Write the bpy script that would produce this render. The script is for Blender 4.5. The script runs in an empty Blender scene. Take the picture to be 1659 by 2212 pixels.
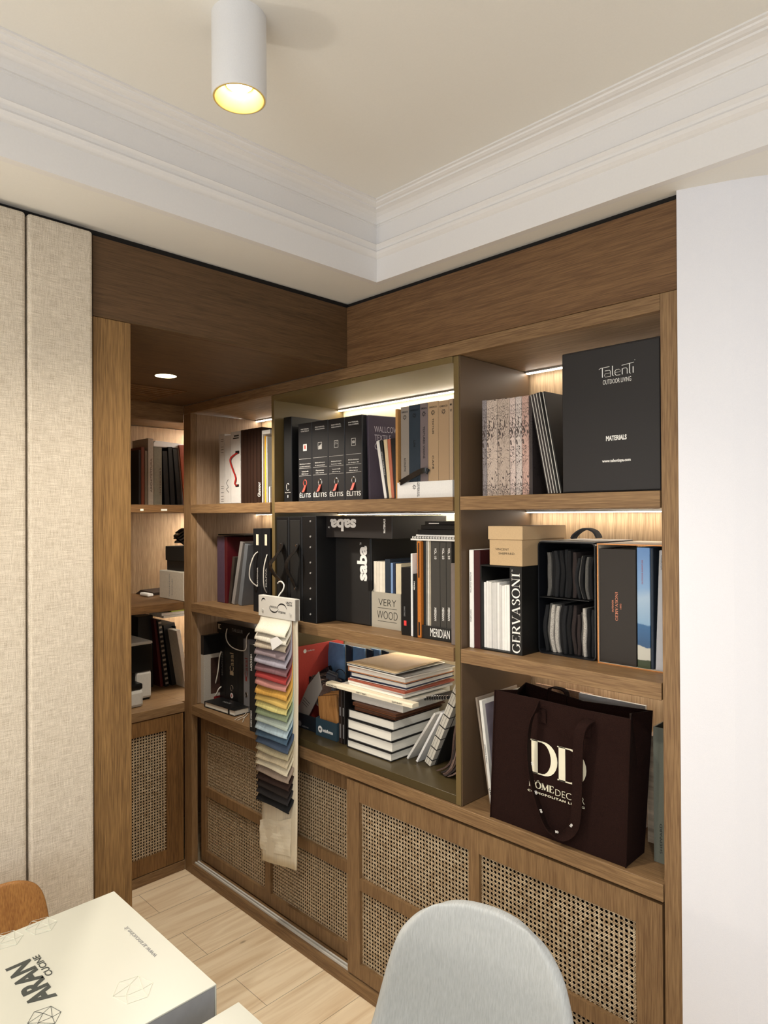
import bpy, bmesh, math, random
from mathutils import Vector, Matrix
C = bpy.context.scene.collection
sc = bpy.context.scene
rnd = random.Random(7)
# ------------------------------------------------------------------ camera
FPX, CX, CY, CAMZ = 1464.1, 829.5, 1106.0, 1.6
YAW, PITCH, ROLL = 0.78404807, 0.00587907, 0.00517729
Rcw = (Matrix.Rotation(YAW, 3, 'Z') @ Matrix.Rotation(PITCH, 3, 'X') @ Matrix.Rotation(ROLL, 3, 'Y'))
r0, r1, r2 = Rcw.col[0].copy(), Rcw.col[1].copy(), Rcw.col[2].copy()
cam = bpy.data.cameras.new('camera')
co = bpy.data.objects.new('camera', cam); C.objects.link(co)
co.matrix_world = Matrix(((r0.x, r2.x, -r1.x, 0), (r0.y, r2.y, -r1.y, 0), (r0.z, r2.z, -r1.z, CAMZ), (0, 0, 0, 1)))
cam.sensor_fit = 'HORIZONTAL'; cam.sensor_width = 36; cam.lens = 36 * FPX / 1659; cam.clip_start = .02
sc.camera = co
# ------------------------------------------------------------------ world, lights, exposure
w = bpy.data.worlds.new('world'); sc.world = w; w.use_nodes = True
w.node_tree.nodes['Background'].inputs[0].default_value = (.93, .95, 1, 1)
w.node_tree.nodes['Background'].inputs[1].default_value = .50
sc.view_settings.view_transform = 'Standard'; sc.view_settings.look = 'None'
sc.view_settings.gamma = 1; sc.view_settings.use_curve_mapping = False
sc.view_settings.exposure = 0.0
def light(name, kind, loc, energy, col, target=None, size=.1, size_y=None, spot=None, blend=.6):
    l = bpy.data.lights.new(name, kind); l.energy = energy; l.color = col
    if kind == 'AREA':
        l.size = size
        if size_y: l.shape = 'RECTANGLE'; l.size_y = size_y
    else: l.shadow_soft_size = size
    if spot: l.spot_size = math.radians(spot); l.spot_blend = blend
    o = bpy.data.objects.new(name, l); C.objects.link(o); o.location = loc
    if target is not None: o.rotation_euler = (Vector(target) - Vector(loc)).to_track_quat('-Z', 'Y').to_euler()
    return o
WARM = (1, .90, .77); NEUT = (1, .96, .91); COOL = (.90, .94, 1)
light('ceiling_spot_beam', 'SPOT', (-1.082, .707, 2.36), 42, WARM, (-1.05, .75, 0), .03, spot=125, blend=.8)
light('room_spot_a', 'SPOT', (.15, .2, 2.45), 38, NEUT, (-.3, 1.1, .4), .05, spot=120, blend=.9)
light('room_spot_b', 'SPOT', (-1.0, -.7, 2.45), 38, WARM, (-1.5, .3, .6), .05, spot=120, blend=.9)
light('niche_spot_beam', 'SPOT', (-2.265, 1.167, 2.085), 44, WARM, (-2.25, 1.19, 0), .035, spot=150, blend=.5)
light('daylight_window', 'AREA', (1.1, -2.9, 1.5), 56, COOL, (-.6, 1.4, 1.3), 2.2, 1.8)
light('box_bounce_light', 'POINT', (-1.62, -.28, 1.05), 13, WARM, size=.04)  # added point source standing in for light bounced off the white box

# ------------------------------------------------------------------ helpers
def V(px, py, X=None, Y=None, Z=None):
    """the point of a world plane X=, Y= or Z= that the photograph shows at a pixel"""
    d = r0 * ((px - CX) / FPX) + r1 - r2 * ((py - CY) / FPX)
    if X is not None: t = X / d.x
    elif Y is not None: t = Y / d.y
    else: t = (Z - CAMZ) / d.z
    return Vector((0, 0, CAMZ)) + d * t
def lin(h):
    if not isinstance(h, str): return tuple(h)
    h = h.lstrip('#'); o = []
    for i in (0, 2, 4):
        v = int(h[i:i+2], 16) / 255; o.append(v / 12.92 if v <= .04045 else ((v + .055) / 1.055) ** 2.4)
    return tuple(o)
MC = {}
def N(nt, t, **k):
    n = nt.nodes.new(t)
    for a, b in k.items():
        if a in n.inputs: n.inputs[a].default_value = b
        else: setattr(n, a, b)
    return n
def base_mat(name):
    m = bpy.data.materials.new(name); m.use_nodes = True
    nt = m.node_tree; b = nt.nodes['Principled BSDF']
    return m, nt, b
def pm(col, rough=.55, var=.08, scale=60, bump=0, metal=0, spec=.4, stretch=(1, 1, 1), detail=3, name=None, sheen=0):
    """plain procedural material: colour with a fine noise variation"""
    key = (col, rough, var, scale, bump, metal, spec, stretch)
    if key in MC: return MC[key]
    m, nt, b = base_mat(name or 'surface'); L = nt.links
    tc = N(nt, 'ShaderNodeTexCoord'); mp = N(nt, 'ShaderNodeMapping'); mp.inputs['Scale'].default_value = stretch
    L.new(tc.outputs['Object'], mp.inputs[0])
    no = N(nt, 'ShaderNodeTexNoise'); no.inputs['Scale'].default_value = scale; no.inputs['Detail'].default_value = detail
    L.new(mp.outputs[0], no.inputs[0])
    c = lin(col); cr = N(nt, 'ShaderNodeValToRGB')
    cr.color_ramp.elements[0].position = .3; cr.color_ramp.elements[1].position = .7
    cr.color_ramp.elements[0].color = tuple(max(0, v * (1 - var)) for v in c) + (1,)
    cr.color_ramp.elements[1].color = tuple(min(1, v * (1 + var)) for v in c) + (1,)
    L.new(no.outputs[0], cr.inputs[0]); L.new(cr.outputs[0], b.inputs['Base Color'])
    b.inputs['Roughness'].default_value = rough; b.inputs['Metallic'].default_value = metal
    b.inputs['Specular IOR Level'].default_value = spec
    if sheen: b.inputs['Sheen Weight'].default_value = sheen
    if bump:
        bp = N(nt, 'ShaderNodeBump'); bp.inputs['Strength'].default_value = bump; bp.inputs['Distance'].default_value = .002
        L.new(no.outputs[0], bp.inputs['Height']); L.new(bp.outputs[0], b.inputs['Normal'])
    MC[key] = m; return m
def wood(axis, dark, light_, rough=.5, fine=1.0, name='oak', spec=.3):
    key = ('wood', axis, dark, light_, rough, fine)
    if key in MC: return MC[key]
    m, nt, b = base_mat(name); L = nt.links
    tc = N(nt, 'ShaderNodeTexCoord')
    def noise(along, across, det, dist=0):
        mp = N(nt, 'ShaderNodeMapping'); s = [across] * 3; s['xyz'.index(axis)] = along
        mp.inputs['Scale'].default_value = s; L.new(tc.outputs['Object'], mp.inputs[0])
        n = N(nt, 'ShaderNodeTexNoise'); n.inputs['Scale'].default_value = 1; n.inputs['Detail'].default_value = det
        n.inputs['Distortion'].default_value = dist
        L.new(mp.outputs[0], n.inputs[0]); return n
    a = noise(2.0, 55 * fine, 4, .5); f = noise(16, 480 * fine, 3); g = noise(.8, 7, 2)
    mx = N(nt, 'ShaderNodeMath', operation='MULTIPLY_ADD'); mx.inputs[1].default_value = .60
    L.new(f.outputs[0], mx.inputs[0])
    m2 = N(nt, 'ShaderNodeMath', operation='MULTIPLY'); m2.inputs[1].default_value = .28; L.new(a.outputs[0], m2.inputs[0])
    L.new(m2.outputs[0], mx.inputs[2])
    m3 = N(nt, 'ShaderNodeMath', operation='MULTIPLY_ADD'); m3.inputs[1].default_value = .18
    L.new(g.outputs[0], m3.inputs[0]); L.new(mx.outputs[0], m3.inputs[2])
    cr = N(nt, 'ShaderNodeValToRGB'); cr.color_ramp.elements[0].position = .40; cr.color_ramp.elements[1].position = .66
    cr.color_ramp.elements[0].color = lin(dark) + (1,); cr.color_ramp.elements[1].color = lin(light_) + (1,)
    L.new(m3.outputs[0], cr.inputs[0]); L.new(cr.outputs[0], b.inputs['Base Color'])
    b.inputs['Roughness'].default_value = rough; b.inputs['Specular IOR Level'].default_value = spec
    bp = N(nt, 'ShaderNodeBump'); bp.inputs['Strength'].default_value = .25; bp.inputs['Distance'].default_value = .0006
    L.new(f.outputs[0], bp.inputs['Height']); L.new(bp.outputs[0], b.inputs['Normal'])
    MC[key] = m; return m
def emis(col, strength, name='glow'):
    m, nt, b = base_mat(name)
    b.inputs['Base Color'].default_value = lin(col) + (1,)
    b.inputs['Emission Color'].default_value = lin(col) + (1,); b.inputs['Emission Strength'].default_value = strength
    return m
def cane(ua):
    """woven cane: octagonal holes between paired strands and diagonals, holes are really open"""
    m, nt, b = base_mat('woven_cane'); L = nt.links
    tc = N(nt, 'ShaderNodeTexCoord'); sx = N(nt, 'ShaderNodeSeparateXYZ'); L.new(tc.outputs['Object'], sx.inputs[0])
    def M(op, a, b_=None, c=None):
        n = N(nt, 'ShaderNodeMath', operation=op)
        for i, v in enumerate((a, b_, c)):
            if v is None: continue
            if isinstance(v, (int, float)): n.inputs[i].default_value = v
            else: L.new(v, n.inputs[i])
        return n.outputs[0]
    def fold(o):
        return M('ABSOLUTE', M('SUBTRACT', M('FRACT', M('ADD', M('MULTIPLY', o, 1 / .0127), 1000.0)), .5))
    a = fold(sx.outputs[ua]); c = fold(sx.outputs['Z'])
    sv = M('LESS_THAN', M('ABSOLUTE', M('SUBTRACT', a, .365)), .050)
    sh = M('LESS_THAN', M('ABSOLUTE', M('SUBTRACT', c, .365)), .050)
    dg = M('LESS_THAN', M('ABSOLUTE', M('SUBTRACT', M('ADD', a, c), .525)), .050)
    st = M('MAXIMUM', M('MAXIMUM', sv, sh), dg)
    hole = M('MULTIPLY', M('LESS_THAN', M('MAXIMUM', a, c), .325), M('LESS_THAN', M('ADD', a, c), .485))
    gap = M('MULTIPLY', M('GREATER_THAN', M('MINIMUM', a, c), .43), 1.0)
    op = M('SUBTRACT', 1.0, M('MAXIMUM', hole, gap))
    no = N(nt, 'ShaderNodeTexNoise'); no.inputs['Scale'].default_value = 90; L.new(tc.outputs['Object'], no.inputs[0])
    cr = N(nt, 'ShaderNodeValToRGB'); cr.color_ramp.elements[0].color = lin('#a88e6c') + (1,); cr.color_ramp.elements[1].color = lin('#e6d5b6') + (1,)
    cr.color_ramp.elements[0].position = .3; cr.color_ramp.elements[1].position = .7
    L.new(no.outputs[0], cr.inputs[0])
    mx = N(nt, 'ShaderNodeMixRGB'); mx.inputs[1].default_value = lin('#4a3824') + (1,); L.new(st, mx.inputs[0]); L.new(cr.outputs[0], mx.inputs[2]); L.new(mx.outputs[0], b.inputs['Base Color'])  # dark fill paints the strands' relief shading into the gaps
    b.inputs['Roughness'].default_value = .45; L.new(op, b.inputs['Alpha'])
    return m
class B:
    def __init__(s): s.bm = bmesh.new()
    def hexa(s, p):
        v = [s.bm.verts.new(q) for q in p]
        for f in ((0, 3, 2, 1), (4, 5, 6, 7), (0, 1, 5, 4), (1, 2, 6, 5), (2, 3, 7, 6), (3, 0, 4, 7)):
            s.bm.faces.new([v[i] for i in f])
        return s
    def box(s, x0, x1, y0, y1, z0, z1):
        x0, x1 = sorted((x0, x1)); y0, y1 = sorted((y0, y1)); z0, z1 = sorted((z0, z1))
        return s.hexa(((x0, y0, z0), (x1, y0, z0), (x1, y1, z0), (x0, y1, z0), (x0, y0, z1), (x1, y0, z1), (x1, y1, z1), (x0, y1, z1)))
    def prism(s, pts, d):
        """polygon (3-D points) pushed along vector d"""
        d = Vector(d); a = [s.bm.verts.new(Vector(p)) for p in pts]; b = [s.bm.verts.new(Vector(p) + d) for p in pts]
        n = len(pts); s.bm.faces.new(a[::-1]); s.bm.faces.new(b)
        for i in range(n): s.bm.faces.new((a[i], a[(i+1) % n], b[(i+1) % n], b[i]))
        return s
    def rings(s, rs, cap=True, closed=True):
        R = [[s.bm.verts.new(p) for p in r] for r in rs]; n = len(R[0])
        for i in range(len(R) - 1):
            for j in range(n if closed else n - 1):
                k = (j + 1) % n; s.bm.faces.new((R[i][j], R[i][k], R[i+1][k], R[i+1][j]))
        if cap and closed: s.bm.faces.new(R[0][::-1]); s.bm.faces.new(R[-1])
        return s
    def lathe(s, prof, c=(0, 0, 0), n=40, cap=False):
        return s.rings([[(c[0] + r * math.cos(2 * math.pi * j / n), c[1] + r * math.sin(2 * math.pi * j / n), c[2] + z) for j in range(n)] for r, z in prof], cap=cap)
    def tube(s, pts, r, n=8, ry=None, up=None, step=4):
        P = smooth_path([Vector(p) for p in pts], step); rs = []; ry = r if ry is None else ry
        side = None
        for i, p in enumerate(P):
            t = (P[min(i+1, len(P)-1)] - P[max(i-1, 0)]).normalized()
            if up is not None:
                u = up if isinstance(up, Vector) else up(i / (len(P) - 1)); a = (u - t * u.dot(t)).normalized()
            else:
                if side is None: side = t.orthogonal().normalized()
                a = (side - t * side.dot(t)).normalized(); side = a
            c = t.cross(a)
            if n == 4: rs.append([p + a * r * q + c * ry * w_ for q, w_ in ((1, 1), (-1, 1), (-1, -1), (1, -1))])
            else: rs.append([p + a * r * math.cos(2 * math.pi * k / n) + c * ry * math.sin(2 * math.pi * k / n) for k in range(n)])
        return s.rings(rs)
    def obj(s, name, m, parent=None, bevel=0, smooth=False, seg=1):
        bm = s.bm; bmesh.ops.recalc_face_normals(bm, faces=bm.faces)
        if bevel:
            es = [e for e in bm.edges if len(e.link_faces) == 2 and e.calc_face_angle(0) > .5]
            bmesh.ops.bevel(bm, geom=es, offset=bevel, segments=seg, affect='EDGES', profile=.5, clamp_overlap=True)
        me = bpy.data.meshes.new(name); bm.to_mesh(me); bm.free(); me.materials.append(m)
        if smooth:
            for p in me.polygons: p.use_smooth = True
        o = bpy.data.objects.new(name, me); C.objects.link(o)
        if parent is not None: o.parent = parent
        return o
def smooth_path(P, step):
    if step <= 1 or len(P) < 3: return P
    out = []
    for i in range(len(P) - 1):
        p0, p1, p2, p3 = P[max(i-1, 0)], P[i], P[i+1], P[min(i+2, len(P)-1)]
        for k in range(step):
            t = k / step
            out.append(.5 * ((2 * p1) + (p2 - p0) * t + (2 * p0 - 5 * p1 + 4 * p2 - p3) * t * t + (3 * p1 - p0 - 3 * p2 + p3) * t ** 3))
    out.append(P[-1]); return out
def thing(name, label, cat, loc=(0, 0, 0), rot=(0, 0, 0), group=None):
    o = bpy.data.objects.new(name, None); C.objects.link(o); o.empty_display_size = .05
    o.location = loc; o.rotation_euler = [math.radians(a) for a in rot]
    o['label'] = label; o['category'] = cat
    if group: o['group'] = group
    return o
def tag(o, label, cat, group=None):
    o['label'] = label; o['category'] = cat
    if group: o['group'] = group
    return o
def struct(o): o['kind'] = 'structure'; return o
def lab(o, s): o['label'] = s; return o
def bx(name, x0, x1, y0, y1, z0, z1, m, parent=None, bevel=.0008): return B().box(x0, x1, y0, y1, z0, z1).obj(name, m, parent, bevel)
WHITE = pm('#f4f2ec', .5, .02); BLACK = pm('#0d0d0e', .5, .1); GREYT = pm('#8b8b88', .5, .03)
def put_text(me, parent, o, right, up, w, h, m, rot, name):
    xs = [v.co.x for v in me.vertices]; ys = [v.co.y for v in me.vertices]
    cx, cy = (min(xs) + max(xs)) / 2, (min(ys) + max(ys)) / 2; sw, sh = max(xs) - min(xs), max(ys) - min(ys)
    right = Vector(right).normalized(); up = Vector(up).normalized(); nrm = right.cross(up)
    a = math.radians(rot); R_ = right * math.cos(a) + up * math.sin(a); U_ = up * math.cos(a) - right * math.sin(a)
    fx = w / sw; fy = h / sh if h else fx
    for v in me.vertices:
        v.co = Vector(o) + R_ * ((v.co.x - cx) * fx) + U_ * ((v.co.y - cy) * fy) + nrm * (.0006 if v.co.z > .001 else .0002)
    me.materials.append(m); ob = bpy.data.objects.new(name, me); C.objects.link(ob); ob.parent = parent
    return ob
def txt(parent, s, o, right, up, w, h, m, rot=0, name='lettering', bold=0, space=1.0):
    cu = bpy.data.curves.new('t', 'FONT'); cu.body = s; cu.size = 1; cu.extrude = .01; cu.offset = bold
    cu.space_character = space; cu.align_x = 'CENTER'; cu.resolution_u = 3
    to = bpy.data.objects.new('t', cu); C.objects.link(to)
    dg = bpy.context.evaluated_depsgraph_get(); me = bpy.data.meshes.new_from_object(to.evaluated_get(dg))
    bpy.data.objects.remove(to); bpy.data.curves.remove(cu); me.name = 'lettering'
    return put_text(me, parent, o, right, up, w, h, m, rot, name)
# high-contrast serif capitals drawn with a broad pen
def arc(cx, cy, rx, ry, a0, a1, n=14):
    return [(cx + rx * math.cos(math.radians(a0 + (a1 - a0) * i / n)), cy + ry * math.sin(math.radians(a0 + (a1 - a0) * i / n))) for i in range(n + 1)]
GL = {  # width, strokes (points, weight: a auto, k thick, t thin)
 'D': (.86, [([(.16, 0), (.16, 1)], 'k'), ([(.02, .985), (.4, .985)] + arc(.4, .5, .38, .485, 90, -90) + [(.02, .015)], 'a')]),
 'G': (.88, [(arc(.46, .5, .38, .49, 40, 322), 'a'), ([(.76, .1), (.76, .42)], 'k'), ([(.6, .42), (.9, .42)], 't'), ([(.76, .98), (.76, .74)], 't')]),
 'E': (.68, [([(.16, 0), (.16, 1)], 'k'), ([(.02, .985), (.6, .985)], 't'), ([(.02, .015), (.64, .015)], 't'), ([(.16, .52), (.46, .52)], 't'), ([(.6, 1), (.6, .78)], 't'), ([(.64, 0), (.64, .24)], 't')]),
 'R': (.8, [([(.16, 0), (.16, 1)], 'k'), ([(.02, .985), (.38, .985)] + arc(.38, .745, .26, .24, 90, -90) + [(.16, .505)], 'a'), ([(.4, .5), (.72, .03)], 'k'), ([(.02, .015), (.32, .015)], 't'), ([(.66, .015), (.82, .015)], 't')]),
 'V': (.8, [([(.1, 1), (.42, 0)], 'k'), ([(.42, 0), (.7, 1)], 't'), ([(0, .985), (.24, .985)], 't'), ([(.58, .985), (.82, .985)], 't')]),
 'A': (.84, [([(.12, 0), (.4, 1)], 't'), ([(.4, 1), (.72, 0)], 'k'), ([(.2, .34), (.6, .34)], 't'), ([(0, .015), (.24, .015)], 't'), ([(.58, .015), (.86, .015)], 't')]),
 'S': (.6, [([(.5, .78)] + arc(.3, .74, .21, .25, 30, 180, 8)[1:] + arc(.3, .26, .23, .25, 90, -150, 12), 'a')]),
 'O': (.9, [(arc(.45, .5, .38, .49, 0, 360, 28), 'a')]),
 'Ô': (.9, [(arc(.45, .5, .38, .49, 0, 360, 28), 'a'), ([(.28, 1.1), (.45, 1.25), (.62, 1.1)], 't')]),
 'N': (.88, [([(.14, 0), (.14, 1)], 't'), ([(.14, 1), (.74, 0)], 'k'), ([(.74, 0), (.74, 1)], 't'), ([(0, .015), (.28, .015)], 't'), ([(.6, .985), (.88, .985)], 't')]),
 'I': (.36, [([(.18, 0), (.18, 1)], 'k'), ([(.02, .985), (.34, .985)], 't'), ([(.02, .015), (.34, .015)], 't')]),
 'H': (.9, [([(.16, 0), (.16, 1)], 'k'), ([(.74, 0), (.74, 1)], 'k'), ([(.16, .5), (.74, .5)], 't'), ([(.02, .985), (.3, .985)], 't'), ([(.02, .015), (.3, .015)], 't'), ([(.6, .985), (.88, .985)], 't'), ([(.6, .015), (.88, .015)], 't')]),
 'M': (1.1, [([(.14, 0), (.14, 1)], 't'), ([(.14, 1), (.52, .05)], 'k'), ([(.52, .05), (.9, 1)], 't'), ([(.92, 0), (.92, 1)], 'k'), ([(0, .015), (.28, .015)], 't'), ([(.78, .015), (1.06, .015)], 't')]),
}
def serif(parent, s, o, right, up, w, h, m, rot=0, name='lettering', K=.15, T=.03, gap=.06):
    bm = bmesh.new(); x = 0
    for ch in s:
        wd, st = GL[ch]
        for pts, kind in st:
            P = [Vector((p[0] + x, p[1], 0)) for p in pts]; L_, R_ = [], []
            for i, p in enumerate(P):
                t = (P[min(i+1, len(P)-1)] - P[max(i-1, 0)]).normalized(); n = Vector((-t.y, t.x, 0))
                hw = {'k': K, 't': T}.get(kind, T + (K - T) * abs(t.y) ** 1.5) / 2
                L_.append(p + n * hw); R_.append(p - n * hw)
            rs = [[bm.verts.new((q.x, q.y, z)) for q, z in ((a, 0), (b, 0), (b, .01), (a, .01))] for a, b in zip(L_, R_)]
            for i in range(len(rs) - 1):
                for j in range(4): bm.faces.new((rs[i][j], rs[i][(j+1) % 4], rs[i+1][(j+1) % 4], rs[i+1][j]))
            bm.faces.new(rs[0]); bm.faces.new(rs[-1][::-1])
        x += wd + gap
    bmesh.ops.recalc_face_normals(bm, faces=bm.faces)
    me = bpy.data.meshes.new('lettering'); bm.to_mesh(me); bm.free()
    return put_text(me, parent, o, right, up, w, h, m, rot, name)
XR, ZU = (1, 0, 0), (0, 0, 1)
def tpx(root, s, x0, y0, x1, y1, Y, m, rot=0, fn=txt, **k):
    """lettering on a face that looks along -Y, at the place and size the photograph gives it"""
    xm, ym = (x0 + x1) / 2, (y0 + y1) / 2
    c = V(xm, ym, Y=Y) - Vector(root.location); w_ = abs(V(x1, ym, Y=Y).x - V(x0, ym, Y=Y).x); h_ = abs(V(xm, y0, Y=Y).z - V(xm, y1, Y=Y).z)
    c = root.rotation_euler.to_matrix().inverted() @ c
    if abs(rot) % 180 == 90: w_, h_ = h_, w_
    return fn(root, s, (c.x, c.y, c.z), XR, ZU, w_, h_, m, rot, **k)

# ------------------------------------------------------------------ shared materials
OD, OL = '#6a5036', '#917451'
oak_x, oak_y, oak_z = (wood(a, OD, OL) for a in 'xyz')
beamr_x = wood('x', '#5a4029', '#7a5c3d', name='oak_veneer'); beaml_shade_y = wood('y', '#4a3722', '#634a31', name='oak_veneer')  # left fascia's shade is put into its darker veneer colour
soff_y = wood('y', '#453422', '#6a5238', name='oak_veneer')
back_z = wood('z', '#957a5c', '#ccb08c', fine=1.3, name='light_oak')
side_z = wood('z', '#7d6650', '#a38a70', fine=1.3, name='light_oak')
olive = pm('#6c5b39', .36, .05, 900, .05, name='olive_lacquer'); brownlac = pm('#5b4835', .5, .06, 900, .05, name='brown_lacquer')
paint = pm('#e6e4de', .7, .01, 300, .04, name='wall_paint'); paintw = pm('#e2e2e6', .75, .015, 500, .08, name='wall_paint')
mould = pm('#e2e0de', .6, .01, 200, name='moulding_paint')
gapm = pm('#15110d', .8, .1, name='dark_gap'); alu = pm('#c9c9c4', .3, .03, 200, metal=.7, name='aluminium'); alug = pm('#d8d8d2', .35, .03, 200, name='white_rail')
LED2 = emis('#fff4e4', 130, 'corner_strip_glow')
LED = emis('#fff4e4', 26, 'led_strip_glow')

# ------------------------------------------------------------------ room shell
def floor_mat():
    m, nt, b = base_mat('plank_floor'); L = nt.links
    tc = N(nt, 'ShaderNodeTexCoord'); mp = N(nt, 'ShaderNodeMapping'); mp.inputs['Rotation'].default_value = (0, 0, math.pi / 2)
    L.new(tc.outputs['Object'], mp.inputs[0])
    br = N(nt, 'ShaderNodeTexBrick'); br.offset = .37; br.inputs['Scale'].default_value = 1
    br.inputs['Brick Width'].default_value = 1.3; br.inputs['Row Height'].default_value = .185
    br.inputs['Mortar Size'].default_value = .0012; br.inputs['Mortar Smooth'].default_value = .2
    br.inputs['Color1'].default_value = (.38, .38, .38, 1); br.inputs['Color2'].default_value = (.56, .56, .56, 1); br.inputs['Mortar'].default_value = (0, 0, 0, 1)
    L.new(mp.outputs[0], br.inputs[0])
    mp2 = N(nt, 'ShaderNodeMapping'); mp2.inputs['Scale'].default_value = (26, 2.2, 1); L.new(tc.outputs['Object'], mp2.inputs[0])
    n1 = N(nt, 'ShaderNodeTexNoise'); n1.inputs['Scale'].default_value = 1; n1.inputs['Detail'].default_value = 6; n1.inputs['Distortion'].default_value = 1.2
    L.new(mp2.outputs[0], n1.inputs[0])
    ad = N(nt, 'ShaderNodeMath', operation='MULTIPLY_ADD'); ad.inputs[1].default_value = .25; L.new(br.outputs[0], ad.inputs[0]); L.new(n1.outputs[0], ad.inputs[2])
    cr = N(nt, 'ShaderNodeValToRGB'); cr.color_ramp.elements[0].position = .28; cr.color_ramp.elements[1].position = .75
    cr.color_ramp.elements[0].color = lin('#d6b88f') + (1,); cr.color_ramp.elements[1].color = lin('#fae8c8') + (1,)
    L.new(ad.outputs[0], cr.inputs[0])
    # knots and cracks
    mp3 = N(nt, 'ShaderNodeMapping'); mp3.inputs['Scale'].default_value = (7, 3.2, 1); L.new(tc.outputs['Object'], mp3.inputs[0])
    vo = N(nt, 'ShaderNodeTexVoronoi'); vo.inputs['Scale'].default_value = 1.2; L.new(mp3.outputs[0], vo.inputs[0])
    kr = N(nt, 'ShaderNodeValToRGB'); kr.color_ramp.elements[0].color = (.45, .45, .45, 1); kr.color_ramp.elements[1].color = (1, 1, 1, 1)
    kr.color_ramp.elements[0].position = .02; kr.color_ramp.elements[1].position = .07; L.new(vo.outputs['Distance'], kr.inputs[0])
    mr = N(nt, 'ShaderNodeMapRange'); mr.inputs['From Min'].default_value = 0; mr.inputs['From Max'].default_value = 1
    mr.inputs['To Min'].default_value = 1; mr.inputs['To Max'].default_value = .45; L.new(br.outputs['Fac'], mr.inputs[0])
    mm = N(nt, 'ShaderNodeMixRGB', blend_type='MULTIPLY'); mm.inputs[0].default_value = 1; L.new(cr.outputs[0], mm.inputs[1]); L.new(kr.outputs[0], mm.inputs[2])
    m2 = N(nt, 'ShaderNodeMixRGB', blend_type='MULTIPLY'); m2.inputs[0].default_value = 1; L.new(mm.outputs[0], m2.inputs[1]); L.new(mr.outputs[0], m2.inputs[2])
    L.new(m2.outputs[0], b.inputs['Base Color']); b.inputs['Roughness'].default_value = .45
    return m
struct(bx('floor', -3.7, 2.6, -3.2, 2.2, -.05, 0, floor_mat(), bevel=0))
CS, CM = 2.325, 2.535                                   # lowered border and raised middle of the ceiling
cx0, cy1 = -1.495, 1.472
cb = B().box(cx0, 2.6, -3.2, cy1, CM, CM + .05)
cb.box(-3.7, cx0, -3.2, 2.2, CS, CS + .03).box(cx0, 2.6, cy1, 2.2, CS, CS + .03)
struct(cb.obj('ceiling', paint))
# moulded cornice: profile (inset, height) swept along the two edges, mitred in the corner
prof = [(-.02, CS - .001), (.001, CS - .001), (.001, 2.394), (.006, 2.397), (.013, 2.403), (.017, 2.41), (.013, 2.416), (.016, 2.421), (.023, 2.429), (.015, 2.433), (.012, 2.437), (.012, 2.486),
        (.015, 2.488), (.015, 2.491), (.019, 2.492), (.021, 2.500), (.028, 2.508), (.039, 2.5145), (.050, 2.5175), (.053, 2.518), (.054, 2.5225), (.061, 2.5235), (.068, 2.5265), (.070, 2.530), (.077, 2.531), (.077, CM + .01), (-.02, CM + .01)]
struct(B().rings([[(cx0 + d, -3.2, z) for d, z in prof], [(cx0 + d, cy1 - d, z) for d, z in prof]]).obj('trim_1', mould))
struct(B().rings([[(2.6, cy1 - d, z) for d, z in prof], [(cx0 + d, cy1 - d, z) for d, z in prof]]).obj('trim_2', mould))
# shadow gap between joinery and ceiling
struct(B().box(-1.75, -.604, 1.556, 1.60, 2.309, CS).box(-1.76, -1.722, -3.2, 1.556, 2.309, CS).obj('trim_3', gapm))
struct(B().box(-1.713, -.6055, 1.543, 1.563, 2.1065, 2.3095).obj('trim_4', beamr_x, bevel=.001))     # fascia over the right run
struct(B().box(-1.735, -1.7135, .688, 1.5635, 2.1065, 2.3095).obj('trim_5', beaml_shade_y, bevel=.001))     # fascia over the niche
struct(B().box(-3.34, -1.7355, .80, 1.5425, 2.1065, 2.14).obj('trim_6', soff_y, bevel=.0008))         # niche soffit
struct(B().box(-1.76, -1.713, .688, .785, 0, 2.1055).obj('trim_7', wood('z', '#654a2a', '#967346'), bevel=.0012))  # post
struct(B().box(-3.34, -1.762, .76, .785, 0, 2.10).obj('wall_niche', side_z))
struct(B().box(-1.80, -1.742, -3.2, .66, 0, 2.30).obj('wall_left', paint))
struct(B().box(-3.7, -.60, 1.96, 2.0, 0, CS).box(-3.4, -3.36, .76, 1.96, 0, CS).obj('wall_back', paint))
rw = [(-.6025, 1.536), (-.575, 1.545), (-.54, 1.558), (-.50, 1.573), (-.46, 1.592), (-.42, 1.614), (-.34, 1.664), (-.2, 1.76), (0, 1.9), (2.6, 1.9), (2.6, 2.0), (-.6025, 2.0)]
struct(B().prism([(x, y, 0) for x, y in rw], (0, 0, CS)).obj('wall_right', paintw))
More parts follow.
